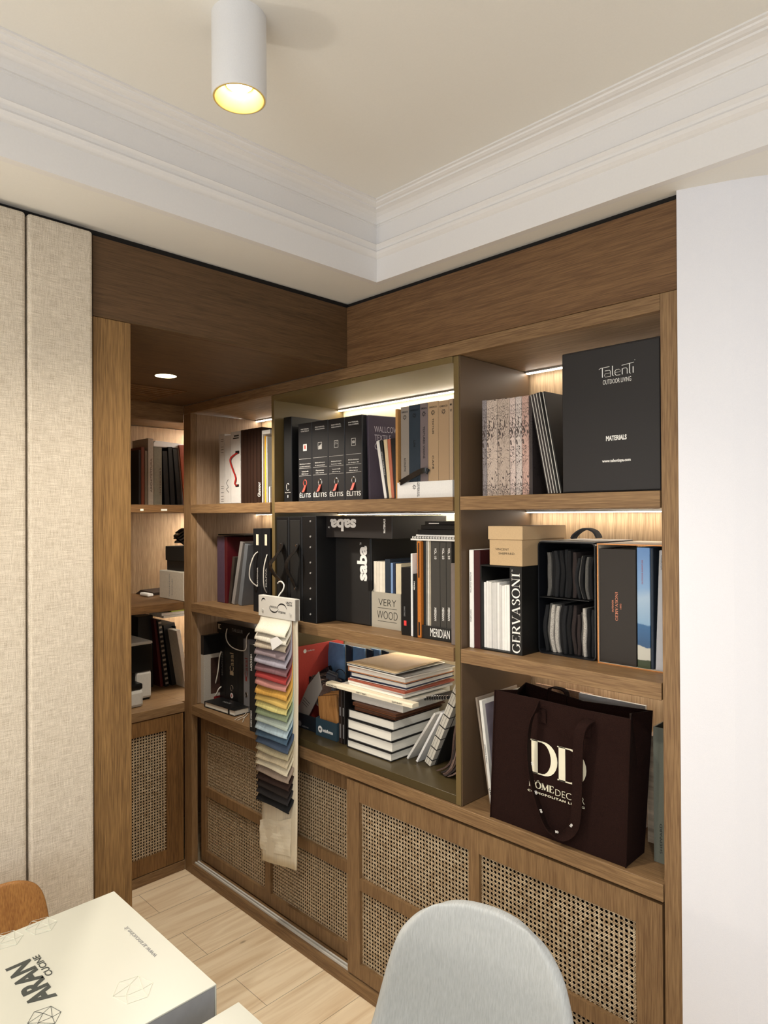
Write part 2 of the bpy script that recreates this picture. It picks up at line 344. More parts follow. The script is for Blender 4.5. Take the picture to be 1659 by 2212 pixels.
# fabric wall panels
def linen():
    m, nt, b = base_mat('linen_weave'); L = nt.links; tc = N(nt, 'ShaderNodeTexCoord'); outs = []
    for s in ((30, 900, 40), (30, 30, 900), (200, 700, 700)):
        mp = N(nt, 'ShaderNodeMapping'); mp.inputs['Scale'].default_value = s; L.new(tc.outputs['Object'], mp.inputs[0])
        n = N(nt, 'ShaderNodeTexNoise'); n.inputs['Scale'].default_value = 1; n.inputs['Detail'].default_value = 2; L.new(mp.outputs[0], n.inputs[0]); outs.append(n)
    a = N(nt, 'ShaderNodeMath', operation='ADD'); L.new(outs[0].outputs[0], a.inputs[0]); L.new(outs[1].outputs[0], a.inputs[1])
    c = N(nt, 'ShaderNodeMath', operation='ADD'); L.new(a.outputs[0], c.inputs[0]); L.new(outs[2].outputs[0], c.inputs[1])
    d = N(nt, 'ShaderNodeMath', operation='MULTIPLY'); d.inputs[1].default_value = 1 / 3; L.new(c.outputs[0], d.inputs[0])
    cr = N(nt, 'ShaderNodeValToRGB'); cr.color_ramp.elements[0].position = .38; cr.color_ramp.elements[1].position = .6
    cr.color_ramp.elements[0].color = lin('#a89b87') + (1,); cr.color_ramp.elements[1].color = lin('#ded3c1') + (1,)
    L.new(d.outputs[0], cr.inputs[0]); L.new(cr.outputs[0], b.inputs['Base Color']); b.inputs['Roughness'].default_value = .9
    bp = N(nt, 'ShaderNodeBump'); bp.inputs['Strength'].default_value = .5; bp.inputs['Distance'].default_value = .0015
    L.new(d.outputs[0], bp.inputs['Height']); L.new(bp.outputs[0], b.inputs['Normal'])
    return m
lin_m = linen()
for i, (y0, y1, s) in enumerate(((.531, .681, 'narrow beige linen upholstered wall panel next to the oak post'), (.10, .527, 'wide beige linen upholstered wall panel left of the narrow one'))):
    tag(B().box(-1.740, -1.695, y0, y1, .0, 2.311).obj('wall_panel', lin_m, bevel=.008, seg=3), s, 'wall panel', None)

# ------------------------------------------------------------------ ceiling downlight (surface mounted cylinder)
t = thing('ceiling_downlight', 'white cylinder downlight mounted on the raised ceiling', 'ceiling lamp', (-1.082, .707, 2.382))
whm = pm('#dcdcdc', .45, .02, 500, .03, name='white_metal')
b = B().lathe([(.0445, .0), (.0495, .0), (.0505, .004), (.0505, .1535)], n=56)
b.obj('body', whm, t, smooth=True)
lab(B().lathe([(.0495, .0005), (.046, -.0012), (.0445, .0), (.040, .006), (.024, .032)], n=56).obj('reflector', pm('#f0d488', .3, .03, 300, metal=.35, name='gold_reflector'), t, smooth=True), 'gold reflector cone')
lab(B().lathe([(.0005, .029), (.026, .0285)], n=40).obj('bulb', emis('#fff6dd', 30, 'bulb_glow'), t), 'glowing lens')
B().lathe([(.024, .033), (.0265, .028), (.024, .026)], n=40).obj('lens_ring', pm('#d8c890', .4), t, smooth=True)
light('bulb_light', 'POINT', (-1.082, .707, 2.40), .25, (1, .85, .5), size=.012)
# recessed downlight and vent in the niche soffit
t = thing('recessed_downlight', 'round recessed downlight glowing in the oak niche soffit', 'ceiling lamp', (-2.2665, 1.168, 2.1065))
B().lathe([(.036, 0), (.041, -.0015), (.0425, 0)], n=40).obj('trim_ring', pm('#5a4326', .5), t, smooth=True)
lab(B().lathe([(.0005, -.001), (.037, -.001)], n=40).obj('lens', emis('#fff2c0', 7, 'lens_glow'), t), 'glowing lens')
t = thing('air_vent', 'slotted linear air vent cut into the oak niche soffit', 'air vent', (-2.66, 1.24, 2.1065))
B().box(-.175, .175, -.13, .13, -.001, 0).obj('backing', pm('#060403', .9), t)
for k in range(10):
    xx = -.165 + k * .036
    B().box(xx, xx + .021, -.128, .128, -.004, -.001).obj('slat', wood('y', '#5c4128', '#83623f', name='oak_veneer'), t)

struct(B().box(-2.827, -2.765, 1.543, 1.573, 0, 2.066).obj('trim_8', oak_z, bevel=.0008))
struct(B().box(-.644, -.6045, 1.543, 1.60, 0, 2.1055).obj('trim_9', oak_z, bevel=.0008))
# ------------------------------------------------------------------ built-in bookcase, right run
S1, S2, S3 = 1.655, 1.214, .756
YF, YB = 1.543, 1.93
t = thing('bookcase', 'built-in oak bookcase along the back wall with lit open shelves', 'bookcase', (-1.73, 1.75, 0))
def at0(o): o.location = -Vector(o.parent.location); return o
ab = lambda name, x0, x1, y0, y1, z0, z1, m, bev=.0008: at0(bx(name, x0, x1, y0, y1, z0, z1, m, t, bev))
ab('header_rail', -2.827, -.6445, YF, YF + .02, 2.067, 2.1055, oak_x)
ab('side_panel', -2.785, -2.765, YF + .031, YB, .757, 2.066, side_z); ab('side_panel', -.644, -.624, 1.601, YB, .757, 2.1, side_z)
ab('back_panel', -2.785, -.624, YB, YB + .015, .757, 2.10, back_z)
ab('top_panel', -2.785, -.644, YF + .02, YB, 2.068, 2.10, wood('x', '#6f573e', '#a5886a', name='oak_veneer'))
for z in (S1, S2):
    ab('shelf', -2.765, -2.160, YF, YB, z - .039, z, oak_x); ab('shelf', -1.229, -.6475, YF, YB, z - .039, z, oak_x)
def strip(x0, x1, z, y=1.897):
    s = at0(B().box(x0, x1, y - .009, y + .009, z - .006, z).obj('light_strip', alu, t))
    g = B().box(x0 + .002, x1 - .002, y - .007, y + .005, z - .0085, z - .006).obj('diffuser', LED, s); lab(g, 'glowing diffuser')
for x0, x1 in ((-2.762, -2.162), (-1.230, -.648)):
    for z in (2.068, S1 - .039, S2 - .039): strip(x0, x1, z)
# ------------------------------------------------------------------ olive lacquered shelving insert
t = thing('shelf_insert', 'olive lacquered open box with two oak shelves in the middle of the bookcase', 'shelving unit', (-1.70, 1.72, .757))
ab('side_panel', -2.157, -2.139, YF + .006, 1.915, .757, 2.066, olive)
rp = ab('side_panel', -1.2545, -1.236, YF + .006, 1.915, .757, 2.066, olive)
ab('side_lining', -1.236, -1.2325, YF + .010, 1.915, .758, 2.066, brownlac, 0)
ab('top_panel', -2.139, -1.2545, YF, 1.915, 2.047, 2.066, olive); lab(ab('base_panel', -2.139, -1.2545, YF + .007, 1.915, .757, .783, pm('#4c4129', .3, .06, 900, .05, name='dark_olive_lacquer')), 'dark olive floor panel')
lab(ab('back_panel', -2.139, -1.2545, 1.905, 1.915, .783, 2.047, pm('#cdbf9e', .5, .04, 300, name='cream_lacquer')), 'cream back panel')
for z in (S1, S2): ab('shelf', -2.132, -1.2565, YF + .001, 1.905, z - .041, z, oak_x)
for z in (2.047, S1 - .041, S2 - .041): strip(-2.137, -1.257, z, 1.88)
# ------------------------------------------------------------------ counter and base cabinet
tag(B().box(-2.764, -.6465, 1.5425, YB - .002, .716, .7555).obj('worktop', oak_x, bevel=.001), 'thick oak counter board running under the whole back bookcase', 'counter')
t = thing('base_cabinet', 'low oak cabinet with two sliding cane doors under the counter', 'cabinet', (-1.73, 1.75, 0))
ab('plinth', -2.764, -.6455, YF, 1.612, .0005, .045, oak_x); ab('floor_panel', -2.764, -.646, 1.612, 1.914, .02, .045, pm('#140e09', .8))  # inside panels near black: the shade behind the cane is in their colour
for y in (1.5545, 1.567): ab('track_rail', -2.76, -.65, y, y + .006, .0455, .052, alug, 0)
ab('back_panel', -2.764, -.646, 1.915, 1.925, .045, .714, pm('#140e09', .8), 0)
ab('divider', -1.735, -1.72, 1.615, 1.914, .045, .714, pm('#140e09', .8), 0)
canx = cane('X')
def door(x0, x1, zb, zt, y, stiles, rails, cols):
    d = B()
    for a, b_ in stiles: d.box(a, b_, y, y + .022, zb, zt)
    for a, b_ in rails:
        for c0, c1 in cols: d.box(c0, c1, y + .0006, y + .0214, a, b_)
    o = at0(d.obj('sliding_door', oak_z, t))
    for c0, c1 in cols:
        for i in range(len(rails) - 1):
            z0, z1 = rails[i][1], rails[i + 1][0]
            B().box(c0 - .003, c1 + .003, y + .012, y + .0135, z0 - .003, z1 + .003).obj('cane_panel', canx, o)
    return o
lab(door(-1.729, -.651, .052, .706, 1.5475, ((-1.729, -1.668), (-1.208, -1.172), (-.714, -.651)), ((.052, .100), (.348, .387), (.642, .706)), ((-1.668, -1.208), (-1.172, -.714))), 'front sliding door')
lab(door(-2.762, -1.705, .052, .712, 1.588, ((-2.762, -2.726), (-2.270, -2.231), (-1.774, -1.705)), ((.052, .101), (.350, .389), (.641, .712)), ((-2.726, -2.270), (-2.231, -1.774))), 'rear sliding door')
# ------------------------------------------------------------------ bookcase on the short return wall
t = thing('corner_bookcase', 'oak bookcase on the short side wall inside the niche', 'bookcase', (-3.08, 1.3, 0))
XF, XB = -2.827, -3.33
ab('back_panel', XB - .012, XB, .79, 1.93, 0, 2.066, back_z)
ab('side_panel', XB, -2.83, 1.93, 1.945, 0, 2.066, side_z)
ab('header_rail', -2.847, XF, .79, 1.5425, 2.030, 2.1055, oak_y)
ab('top_panel', XB, -2.848, .79, 1.93, 2.068, 2.10, wood('y', '#6f573e', '#a5886a', name='oak_veneer'))
for z in (S1, S2): ab('shelf', XB, XF, .79, 1.542, z - .035, z, wood('y', '#4a331d', '#7b5a37', name='oak')); ab('shelf', XB, -2.856, 1.5425, 1.93, z - .035, z, wood('y', '#4a331d', '#7b5a37', name='oak'))
for z in (2.068, S1 - .035, S2 - .035):
    s = at0(B().box(XB + .01, -2.87, 1.868, 1.886, z - .006, z).obj('light_strip', alu, t))
    lab(B().box(XB + .012, -2.872, 1.870, 1.884, z - .0085, z - .006).obj('diffuser', LED2, s), 'glowing diffuser')
at0(B().box(XB, XF + .002, .79, 1.5425, .716, .756).box(XB, -2.856, 1.5425, 1.93, .716, .756).obj('counter', oak_y, t, .001))
ab('plinth', XB, XF, .79, 1.5425, .0005, .043, oak_y)
ab('partition', -3.0, -2.99, .80, 1.54, .045, .714, pm('#140e09', .8), 0)  # near-black colour carries the shade behind the cane door
d = B().box(-2.849, XF - .001, .86, .95, .047, .712).box(-2.849, XF - .001, 1.457, 1.537, .047, .712).box(-2.8485, XF - .0015, .95, 1.457, .047, .117).box(-2.8485, XF - .0015, .95, 1.457, .648, .712)
o = at0(d.obj('cabinet_door', wood('z', '#573d22', '#8a663d'), t)); B().box(-2.838, -2.8365, .947, 1.46, .114, .651).obj('cane_panel', cane('Y'), o)

# ================================================================== things on the shelves
# generic builders; an item's local frame: x to the right along its front, y into the shelf, z up
def sp(x0, x1, top, Y, z, bot=None):
    """front rectangle on the plane Y from pixels: (location, width, height)"""
    ym = (top + 1075) / 2 if bot is None else (top + bot) / 2
    a = V(x0, ym, Y=Y).x; b_ = V(x1, ym, Y=Y).x; h = V((x0 + x1) / 2, top, Y=Y).z - z
    return (a, Y, z + .0004), b_ - a, h
def book(name, label, cat, loc, w_, h, d, m, rot=(0, 0, 0), group=None, pages=None, kind='hard', pm_=None):
    """upright book, spine to the front"""
    t = thing(name, label, cat, loc, rot, group); w_ = w_ - .0006; c = .0022 if w_ > .012 else w_ * .16
    if kind == 'block': B().box(0, w_, 0, d, 0, h).obj('body', m, t, min(.0015, w_ * .2)); return t
    if kind == 'pages':   # fore-edge to the front
        B().box(0, c, 0, d, 0, h).box(w_ - c, w_, 0, d, 0, h).box(c, w_ - c, d - c, d, 0, h).obj('cover', m, t, c * .3)
        B().box(c, w_ - c, .003, d - c, .002, h - .003).obj('page_block', pages or PAGES, t); return t
    B().box(0, w_, 0, c, 0, h).box(0, c, c, d, 0, h).box(w_ - c, w_, c, d, 0, h).obj('cover', m, t, c * .3)
    B().box(c, w_ - c, c, d - .003, .003, h - .004).obj('page_block', pages or PAGES, t)
    return t
def flat(name, label, cat, loc, w_, d, h, m, rot=(0, 0, 0), group=None, kind='hard', pages=None):
    """book lying down; its spine is at the far long side so the page edges face the front and the right"""
    t = thing(name, label, cat, loc, rot, group)
    if kind == 'soft':
        B().box(0, w_, 0, d, 0, h).obj('page_block', pages or PAGES, t, .0006)
        B().box(-.0005, w_ + .0005, -.0005, d + .0005, h, h + .0008).obj('cover', m, t); return t
    c = .003
    B().box(0, w_, 0, d, 0, c).box(0, w_, 0, d, h - c, h).box(0, c, 0, d, c, h - c).obj('cover', m, t, .0006)
    B().box(c, w_ - .004, .004, d - .004, c, h - c).obj('page_block', pages or PAGES, t)
    return t
def pages_mat(col, axis):
    sc_ = [6, 6, 6]; sc_['xyz'.index(axis)] = 1400
    return pm(col, .7, .16, 1, .1, stretch=tuple(sc_), name='page_edges')
PAGES = pages_mat('#e9e6da', 'z'); PAGESX = pages_mat('#e6e2d4', 'x')
blk = pm('#101011', .45, .12, 400, .06, name='black_board'); blk2 = pm('#1a1917', .6, .1, 500, .06, name='black_linen'); dkgrey = pm('#2a2826', .6, .1, 600, .08, name='charcoal_card')
wht = pm('#e9e8e4', .5, .03, 200, name='white_card'); offw = pm('#d9d6cc', .55, .04, 200, name='off_white_card'); cream = pm('#e2d8bf', .6, .04, 200, name='cream_card')
kraft = pm('#b89d77', .75, .08, 700, .05, name='kraft_board'); navy = pm('#1f2a38', .55, .08, 500, name='navy_cloth'); chrome = pm('#cfcfcf', .2, .02, metal=1, name='chrome')
cord = pm('#d9d6cc', .7, .1, 500, name='cotton_cord'); leather = pm('#1b1918', .28, .1, 300, .1, name='black_leather')
lwhite = pm('#eceae4', .5, .02, name='white_print'); lblack = pm('#161616', .5, .02, name='black_print'); lgrey = pm('#8a8a8a', .5, .02, name='grey_print')
def ring_hole(parent, x, z, r, rim=chrome, y=0, ry=1.0):
    o = B().rings([[(x + q * math.cos(a) , y + yy, z + q * ry * math.sin(a)) for a in [2 * math.pi * k / 24 for k in range(24)]] for q, yy in ((r, -.0002), (r * 1.12, -.0022), (r * 1.28, -.0002))], cap=False).obj('finger_ring', rim, parent, smooth=True)
    i = B().rings([[(x + q * math.cos(a), y - .0005, z + q * ry * math.sin(a)) for a in [2 * math.pi * k / 24 for k in range(24)]] for q in (r * .02, r)], cap=False).obj('finger_hole', gapm, o)
    return o

# ---------- top shelf, middle bay -------------------------------------------------
Y1 = 1.60
loc, w_, h = sp(593, 613, 905, 1.595, S1)
w_ -= -2.1382 - loc[0]; loc = (-2.1382, loc[1], loc[2])
t = book('ring_binder', 'plain black binder pressed against the left side of the top middle shelf', 'binder', loc, w_, h, .26, blk)
loc, w_, h = sp(613.5, 630, 901, 1.585, S1)
t = book('ring_binder', 'tall black binder with small white emblem low on its spine', 'binder', loc, w_, h, .30, blk)
txt(t, '1', (w_ * .5, 0, .022), XR, ZU, .004, .010, lwhite)
B().tube([(w_ * .5 + .009 * math.cos(a), -.0003, .058 + .014 * math.sin(a)) for a in [.6 + k * .55 for k in range(10)]], .0007, 4, step=1).obj('emblem', lwhite, t)
txt(t, 'ÉLITIS', (w_ * .5, 0, .037), XR, ZU, w_ * .7, .004, lwhite)
spn = [(644.8, 673.6, 914.5, 'CONTRACT', ('Bibliothèque de matières', 'murales techniques'), ('Technical walls', 'library'), 'first from the left, with red-rimmed finger hole'),
       (674.2, 708.6, 909, 'WALLPAPER', ('Bibliothèque', 'de panoramiques'), ('Panoramas', 'library'), 'second from the left, with a skyline icon'),
       (709.2, 744.2, 904, 'WALLCOVERING', ('Bibliothèque', 'Luxury walls'), ('Luxury walls', 'library'), 'third from the left, with a cabinet icon'),
       (745.6, 782.5, 898, 'WALLCOVERING', ('Bibliothèque', 'de designs 3D'), ('3D designs', 'library'), 'fourth from the left and tallest, with a 3D icon')]
redtab = pm('#d2503f', .5, .05, name='red_ribbon')
for i, (a, b_, top, l1, l2, l3, s) in enumerate(spn):
    loc, w_, h = sp(a, b_, top, 1.60, S1)
    t = book('ring_binder', 'dark grey wallcovering binder, ' + s, 'binder', loc, w_, h, .27, pm('#242426', .4, .1, 500, .08, name='charcoal_binder'), group='dark grey wallcovering sample binders on the top middle shelf')
    cx = w_ / 2
    txt(t, 'ÉLITIS', (cx, 0, .026), XR, ZU, w_ * .82, .020, lwhite)
    txt(t, 'MATERIAL', (cx, 0, h - .022), XR, ZU, w_ * .6, .0045, lwhite); txt(t, l1, (cx, 0, h - .030), XR, ZU, w_ * .6, .0045, lwhite)
    for j, q in enumerate(l2): txt(t, q, (cx, 0, h * .48 - j * .0095), XR, ZU, w_ * (.62 if i else .8), .005, lwhite)
    for j, q in enumerate(l3): txt(t, q, (cx, 0, h * .385 - j * .0095), XR, ZU, w_ * .5, .005, lwhite)
    for zz in (h * .545, h * .425, h * .33): B().box(w_ * .06, w_ * .94, -.0005, -.0001, zz, zz + .0007).obj('rule_line', lwhite, t)
    z0 = h * .69; ic = B()
    for q in ((cx - .011, cx + .011, z0 - .013, z0 - .0118), (cx - .011, cx + .011, z0 + .0118, z0 + .013), (cx - .011, cx - .0098, z0 - .013, z0 + .013), (cx + .0098, cx + .011, z0 - .013, z0 + .013)): ic.box(q[0], q[1], -.0005, -.0001, q[2], q[3])
    if i == 0: ic.box(cx - .010, cx + .010, -.0004, -.0001, z0 - .012, z0 + .012)
    if i == 1:
        for q in (-.007, -.001, .005): ic.box(cx + q, cx + q + .004, -.0005, -.0001, z0 - .012, z0 + .003 + q * .5)
    if i == 2: ic.box(cx - .008, cx + .008, -.0005, -.0001, z0, z0 + .001).box(cx - .006, cx + .006, -.0005, -.0001, z0 + .006, z0 + .007)
    ic.obj('icon', lwhite, t)
    if i == 0: B().box(cx - .004, cx + .004, -.0008, -.0004, z0 - .006, z0 + .008).obj('icon_mark', redtab, t)
    if i == 3: txt(t, '3D', (cx, 0, z0), XR, ZU, .014, .009, lwhite, bold=.02)
    ring_hole(t, cx, h * .238, .0088, redtab if i == 0 else chrome, ry=1.15)
    o = B().prism([(cx - .003, -.001, h * .205), (cx + .008, -.001, h * .208), (cx + .006, -.005, h * .150), (cx + .004, -.008, h * .125), (cx - .010, -.008, h * .120), (cx - .008, -.004, h * .150)], (0, -.0012, 0)).obj('ribbon_tab', redtab, t); lab(o, 'red ribbon tab')
# large catalogue with its cover turned to the right
plum = pm('#4d4450', .5, .05, 300, name='plum_card')
t = thing('sample_book', 'large plum-grey wallcovering catalogue with white title, leaning right of the dark binders', 'catalogue', (-1.678, 1.615, S1 + .002), (0, -2.2, -14), None)
B().box(-.012, 0, 0, .28, 0, .292).obj('cover', plum, t, .001); B().box(-.011, -.001, .001, .279, .292, .2935).obj('page_block', PAGES, t)
for j, q in enumerate(('WALLCOVERINGS', 'TEXTILE', 'CARPETS')):
    wq = (.150, .066, .075)[j]
    txt(t, q, (.0, .024 + wq / 2, .245 - j * .030), (0, 1, 0), ZU, wq, .021, pm('#cfc9cf', .5, .02), bold=-.01)
for k, (a, b_, top, bc, col, s) in enumerate(((812, 818, 952, 833, '#e6e3dc', 'thin white magazine leaning at the front of the plum catalogue'), (818.5, 824, 951, 838, '#141414', 'thin black magazine between white and cream ones'),
        (827, 834, 950, 842, '#d8c39c', 'thin cream magazine next to a terracotta one'), (835, 841, 949, 847, '#b5674c', 'thin terracotta magazine leaning left'), (842, 853, 948, 856, '#171718', 'black magazine against the white slipcase'))):
    loc, w_, h = sp(a, b_, top, 1.592, S1); bx_ = V(bc, 1078, Y=1.592).x
    ang = math.degrees(math.atan2((loc[0] + w_ / 2) - bx_, h)) if bc else 0
    t = book('magazine', s, 'magazine', (bx_ - w_ / 2, 1.592 + .001 * k, S1 + .002), max(w_, .008), h, .21, pm(col, .5, .05), rot=(0, ang, 0), kind='block', group='thin magazines leaning beside the white slipcase')
    if k == 1: txt(t, 'ROMO BLACK EDITION', (w_ / 2, 0, h * .6), XR, ZU, h * .4, .003, lwhite, rot=90)
# slipcase with cloth sample books
loc, w_, h = sp(858, 979.2, 1028, 1.585, S1)
SX, SW = loc[0], w_
t = thing('slipcase', 'white card slipcase with black leather strap holding cloth sample books', 'box', loc)
B().box(0, w_ - .003, 0, .003, 0, .052).box(0, w_ - .003, .003, .27, 0, .003).box(0, .003, .003, .27, .003, .052).box(w_ - .006, w_ - .003, .003, .27, .003, .052).obj('body', wht, t, .0006)
p = [V(864, 1043.5, Y=1.583), V(880, 1034, Y=1.576), V(905, 1020, Y=1.572), V(918, 1016, Y=1.574), V(926, 1020, Y=1.582)]
o = B().tube([q - Vector(loc) for q in p], .0085, 4, ry=.0012, up=Vector((0, -.1, 1)), step=5).obj('strap', leather, t); lab(o, 'black leather strap')
B().lathe([(.0001, .0), (.003, .0)], n=12).obj('rivet', chrome, o).matrix_local = Matrix.Translation(p[0] - Vector(loc) + Vector((.001, -.003, 0))) @ Matrix.Rotation(math.pi / 2, 4, 'X')
tpx(t, 'OMEXCO', 903, 1042, 906.5, 1072, 1.585, lblack, rot=-90); tpx(t, 'Fine Designer Wallcoverings', 901, 1033, 903, 1073, 1.585, lblack, rot=-90)
def leafmark(parent, x, z, r, m):
    b = B()
    for k in range(7):
        a = 2 * math.pi * k / 7
        b.prism([(x + r * .25 * math.cos(a), -.0003, z + r * .25 * math.sin(a)), (x + r * .8 * math.cos(a + .35), -.0003, z + r * .8 * math.sin(a + .35)), (x + r * math.cos(a + .1), -.0003, z + r * math.sin(a + .1)), (x + r * .7 * math.cos(a - .2), -.0003, z + r * .7 * math.sin(a - .2))], (0, -.0003, 0))
    b.obj('emblem', m, parent)
c = V(895, 1052, Y=1.585) - Vector(loc); leafmark(t, c.x, c.z, .008, lblack)
oc = [(854.5, 866, 884, '#b98a52', '', 'ochre cloth'), (866, 883.6, 879, '#8b8278', 'ACOUSTIC', 'grey cloth'), (883.6, 907.6, 874.6, '#27323c', 'LIN', 'dark navy cloth'), (907.7, 924.5, 870.6, '#6f6363', 'TEXTURED VISIONS', 'plum-grey cloth'),
      (924.7, 947, 867.6, '#a98e6e', 'CAFÉ', 'sand cloth with black lettering, left of the two wide ones'), (947.2, 970.2, 865.2, '#a58a6b', '', 'sand cloth without title, right of the two wide ones'), (970.5, 979, 861.6, '#ab9377', '', 'sand cloth half hidden by the olive divider')]
for i, (a, b_, top, col, s, l) in enumerate(oc):
    yy = 1.5895 if a > 857.9 else 1.583
    loc, w_, h = sp(a, b_, top, yy, S1 + .004)
    if i == 0: loc, w_, h = sp(854.5, 857.4, top, 1.5895, S1); w_ = .010
    t = book('sample_book', 'wallcovering sample book in ' + l, 'book', loc, w_, h, .26, pm(col, .8, .14, 900, .15, name='book_cloth'), group='cloth bound sample books in the white slipcase')
    if i: 
        txt(t, 'OMEXCO', (w_ / 2, 0, h - .017), XR, ZU, w_ * (.74 if i < 6 else .5), .0055, lblack); leafmark(t, w_ / 2, h - .034, min(.0085, w_ * .3), lblack)
        if s: txt(t, s, (w_ / 2, 0, h * (.36 if i in (4, 1) else .58)), XR, ZU, {'CAFÉ': .042, 'ACOUSTIC': .045, 'LIN': .02}.get(s, .10), .008, lblack, rot=-90)
        if i == 4: txt(t, 'TEXTILES', (w_ / 2, 0, h * .74), XR, ZU, .048, .006, lblack, rot=-90)
# ---------- top shelf, left bay ---------------------------------------------------
g = 'white binders on the top left shelf'
for i, (a, b_, top, s) in enumerate(((474, 485.3, 938, 'narrow white binder with dark bars down its spine, leftmost of three'), (485.9, 498.2, 941, 'white binder with scroll mark, between two other white ones'), (498.7, 519.3, 932.4, 'wide white binder with a hanging red ribbon'))):
    loc, w_, h = sp(a, b_, top, 1.655 - .012 * i, S1)
    t = book('ring_binder', s, 'binder', loc, w_, h, .22, pm('#c9c6c2', .5, .03), group=g)
    if i == 0:
        for k, zz in enumerate((.93, .90, .82, .78, .74, .26, .23, .17, .12, .08, .05)): B().box(w_ * .3, w_ * .8, -.0004, -.0001, h * zz - .002, h * zz).obj('label_bar', lblack, t)
    if i == 1: B().tube([(w_ * .6, -.0006, h * .36), (w_ * .3, -.0006, h * .31), (w_ * .6, -.0006, h * .25), (w_ * .3, -.0006, h * .22), (w_ * .7, -.0006, h * .17)], .0008, 4).obj('scroll_mark', lblack, t)
    if i == 2:
        B().box(w_ * .35, w_ * .85, -.0004, -.0001, h * .93, h * .95).box(w_ * .25, w_ * .85, -.0004, -.0001, h * .9, h * .915).obj('label_bar', lblack, t)
        o = B().tube([(w_ * .75, -.001, h * .70), (w_ * .45, -.004, h * .68), (w_ * .08, -.008, h * .62), (w_ * .3, -.008, h * .5), (w_ * .62, -.006, h * .36), (w_ * .5, -.005, h * .28), (w_ * .7, -.001, h * .25)], .0042, 4, ry=.0006, up=Vector((1, 0, 0))).obj('ribbon', pm('#a3201c', .5, .1), t); lab(o, 'red ribbon')
        B().box(w_ * .5, w_ * .9, -.0012, -.0001, h * .69, h * .73).box(w_ * .5, w_ * .85, -.0012, -.0001, h * .235, h * .27).obj('ribbon_clip', blk, t)
t = thing('tray', 'flat black tray under the white binders', 'tray', (-2.62, 1.60, S1 + .0004)); 
B().box(0, .14, 0, .2, 0, .0035).obj('body', blk, t, .001)
loc, w_, h = sp(519.8, 565.6, 926, 1.615, S1)
t = thing('sample_box', 'dark brown ribbed sample box with white script', 'box', loc)
b = B(); n = 13
for k in range(n): b.box(w_ * k / n + .0005, w_ * (k + 1) / n - .0005, 0 if k % 2 else .0015, .28, 0, h)
b.obj('body', pm('#2b1a12', .5, .25, 1, .0, stretch=(120, 8, 3), name='dark_brown_board'), t)
tpx(t, 'Glamour', 557, 1041, 563, 1073, 1.612, lwhite, rot=90)
loc, w_, h = sp(566, 583.5, 929, 1.60, S1)
t = thing('slipcase', 'narrow white slipcase with a yellow brochure inside, beside the olive divider', 'box', loc); w_ = V(583.3, 1000, Y=1.6).x - loc[0]
B().box(0, .0045, 0, .24, 0, h).box(.0045, w_, 0, .24, h - .016, h).box(.0045, w_, .236, .24, 0, h - .016).box(w_ - .008, w_, 0, .24, 0, h * .22).obj('body', wht, t, .0006)
for i, (q0, q1, col, hh, s) in enumerate(((.010, .018, '#d9a22e', .93, 'tall yellow brochure inside the narrow white slipcase'), (.022, .028, '#e3e3dc', .92, 'tall white brochure right of the yellow one'))):
    tag(B().box(loc[0] + q0, loc[0] + q1, 1.606, 1.82, S1 + .001, S1 + h * hh - .001).obj('brochure', pm(col, .5, .04), None), s, 'brochure')
# ---------- top shelf, right bay --------------------------------------------------
def toile(col, ink):
    m, nt, b = base_mat('toile_print'); L = nt.links; tc = N(nt, 'ShaderNodeTexCoord'); mp = N(nt, 'ShaderNodeMapping'); mp.inputs['Scale'].default_value = (1, 1, .62)
    L.new(tc.outputs['Object'], mp.inputs[0])
    n1 = N(nt, 'ShaderNodeTexNoise'); n1.inputs['Scale'].default_value = 30; n1.inputs['Detail'].default_value = 3; n1.inputs['Distortion'].default_value = 2.5
    L.new(mp.outputs[0], n1.inputs[0])
    q = N(nt, 'ShaderNodeMath', operation='PINGPONG'); q.inputs[1].default_value = .055; L.new(n1.outputs[0], q.inputs[0])
    n2 = N(nt, 'ShaderNodeTexNoise'); n2.inputs['Scale'].default_value = 13; L.new(mp.outputs[0], n2.inputs[0])
    k = N(nt, 'ShaderNodeMath', operation='MULTIPLY_ADD'); k.inputs[1].default_value = -.10; k.inputs[2].default_value = .062; L.new(n2.outputs[0], k.inputs[0])
    lt = N(nt, 'ShaderNodeMath', operation='LESS_THAN'); L.new(q.outputs[0], lt.inputs[0]); L.new(k.outputs[0], lt.inputs[1])
    mx = N(nt, 'ShaderNodeMixRGB'); mx.inputs[1].default_value = lin(col) + (1,); mx.inputs[2].default_value = lin(ink) + (1,)
    L.new(lt.outputs[0], mx.inputs[0]); L.new(mx.outputs[0], b.inputs['Base Color']); b.inputs['Roughness'].default_value = .6
    return m
tl = [(1042, 1051.3, 865, '#8e8788', 'narrow lilac-grey strip binder at the left end'), (1051.7, 1074.6, 864, '#c4b3a5', 'wide one beside the lilac-grey strip'), (1075, 1101.2, 861, '#b8a799', 'widest one'), (1101.5, 1113.6, 859, '#d2bfb6', 'narrow pink-white one'),
      (1114.2, 1127.3, 857, '#cdc0b8', 'second narrow pale one'), (1127.8, 1142.6, 855, '#c19f92', 'pink one at the right end')]
for i, (a, b_, top, col, s) in enumerate(tl):
    loc, w_, h = sp(a, b_, top, 1.60 + .002 * (5 - i), S1)
    t = book('sample_book', 'toile patterned wallpaper book, ' + s, 'book', loc, w_, h, .26, toile(col, '#463b38'), group='toile patterned wallpaper books on the top right shelf')
floral = toile('#38302f', '#15100f')
loc, w_, h = sp(1143, 1146, 855, 1.60, S1); tag(B().box(loc[0], loc[0] + .010, 1.60, 1.865, S1 + .0004, S1 + h).obj('sample_book', floral, bevel=.001), 'dark floral wallpaper book showing its side, right of the pink toile one', 'book')
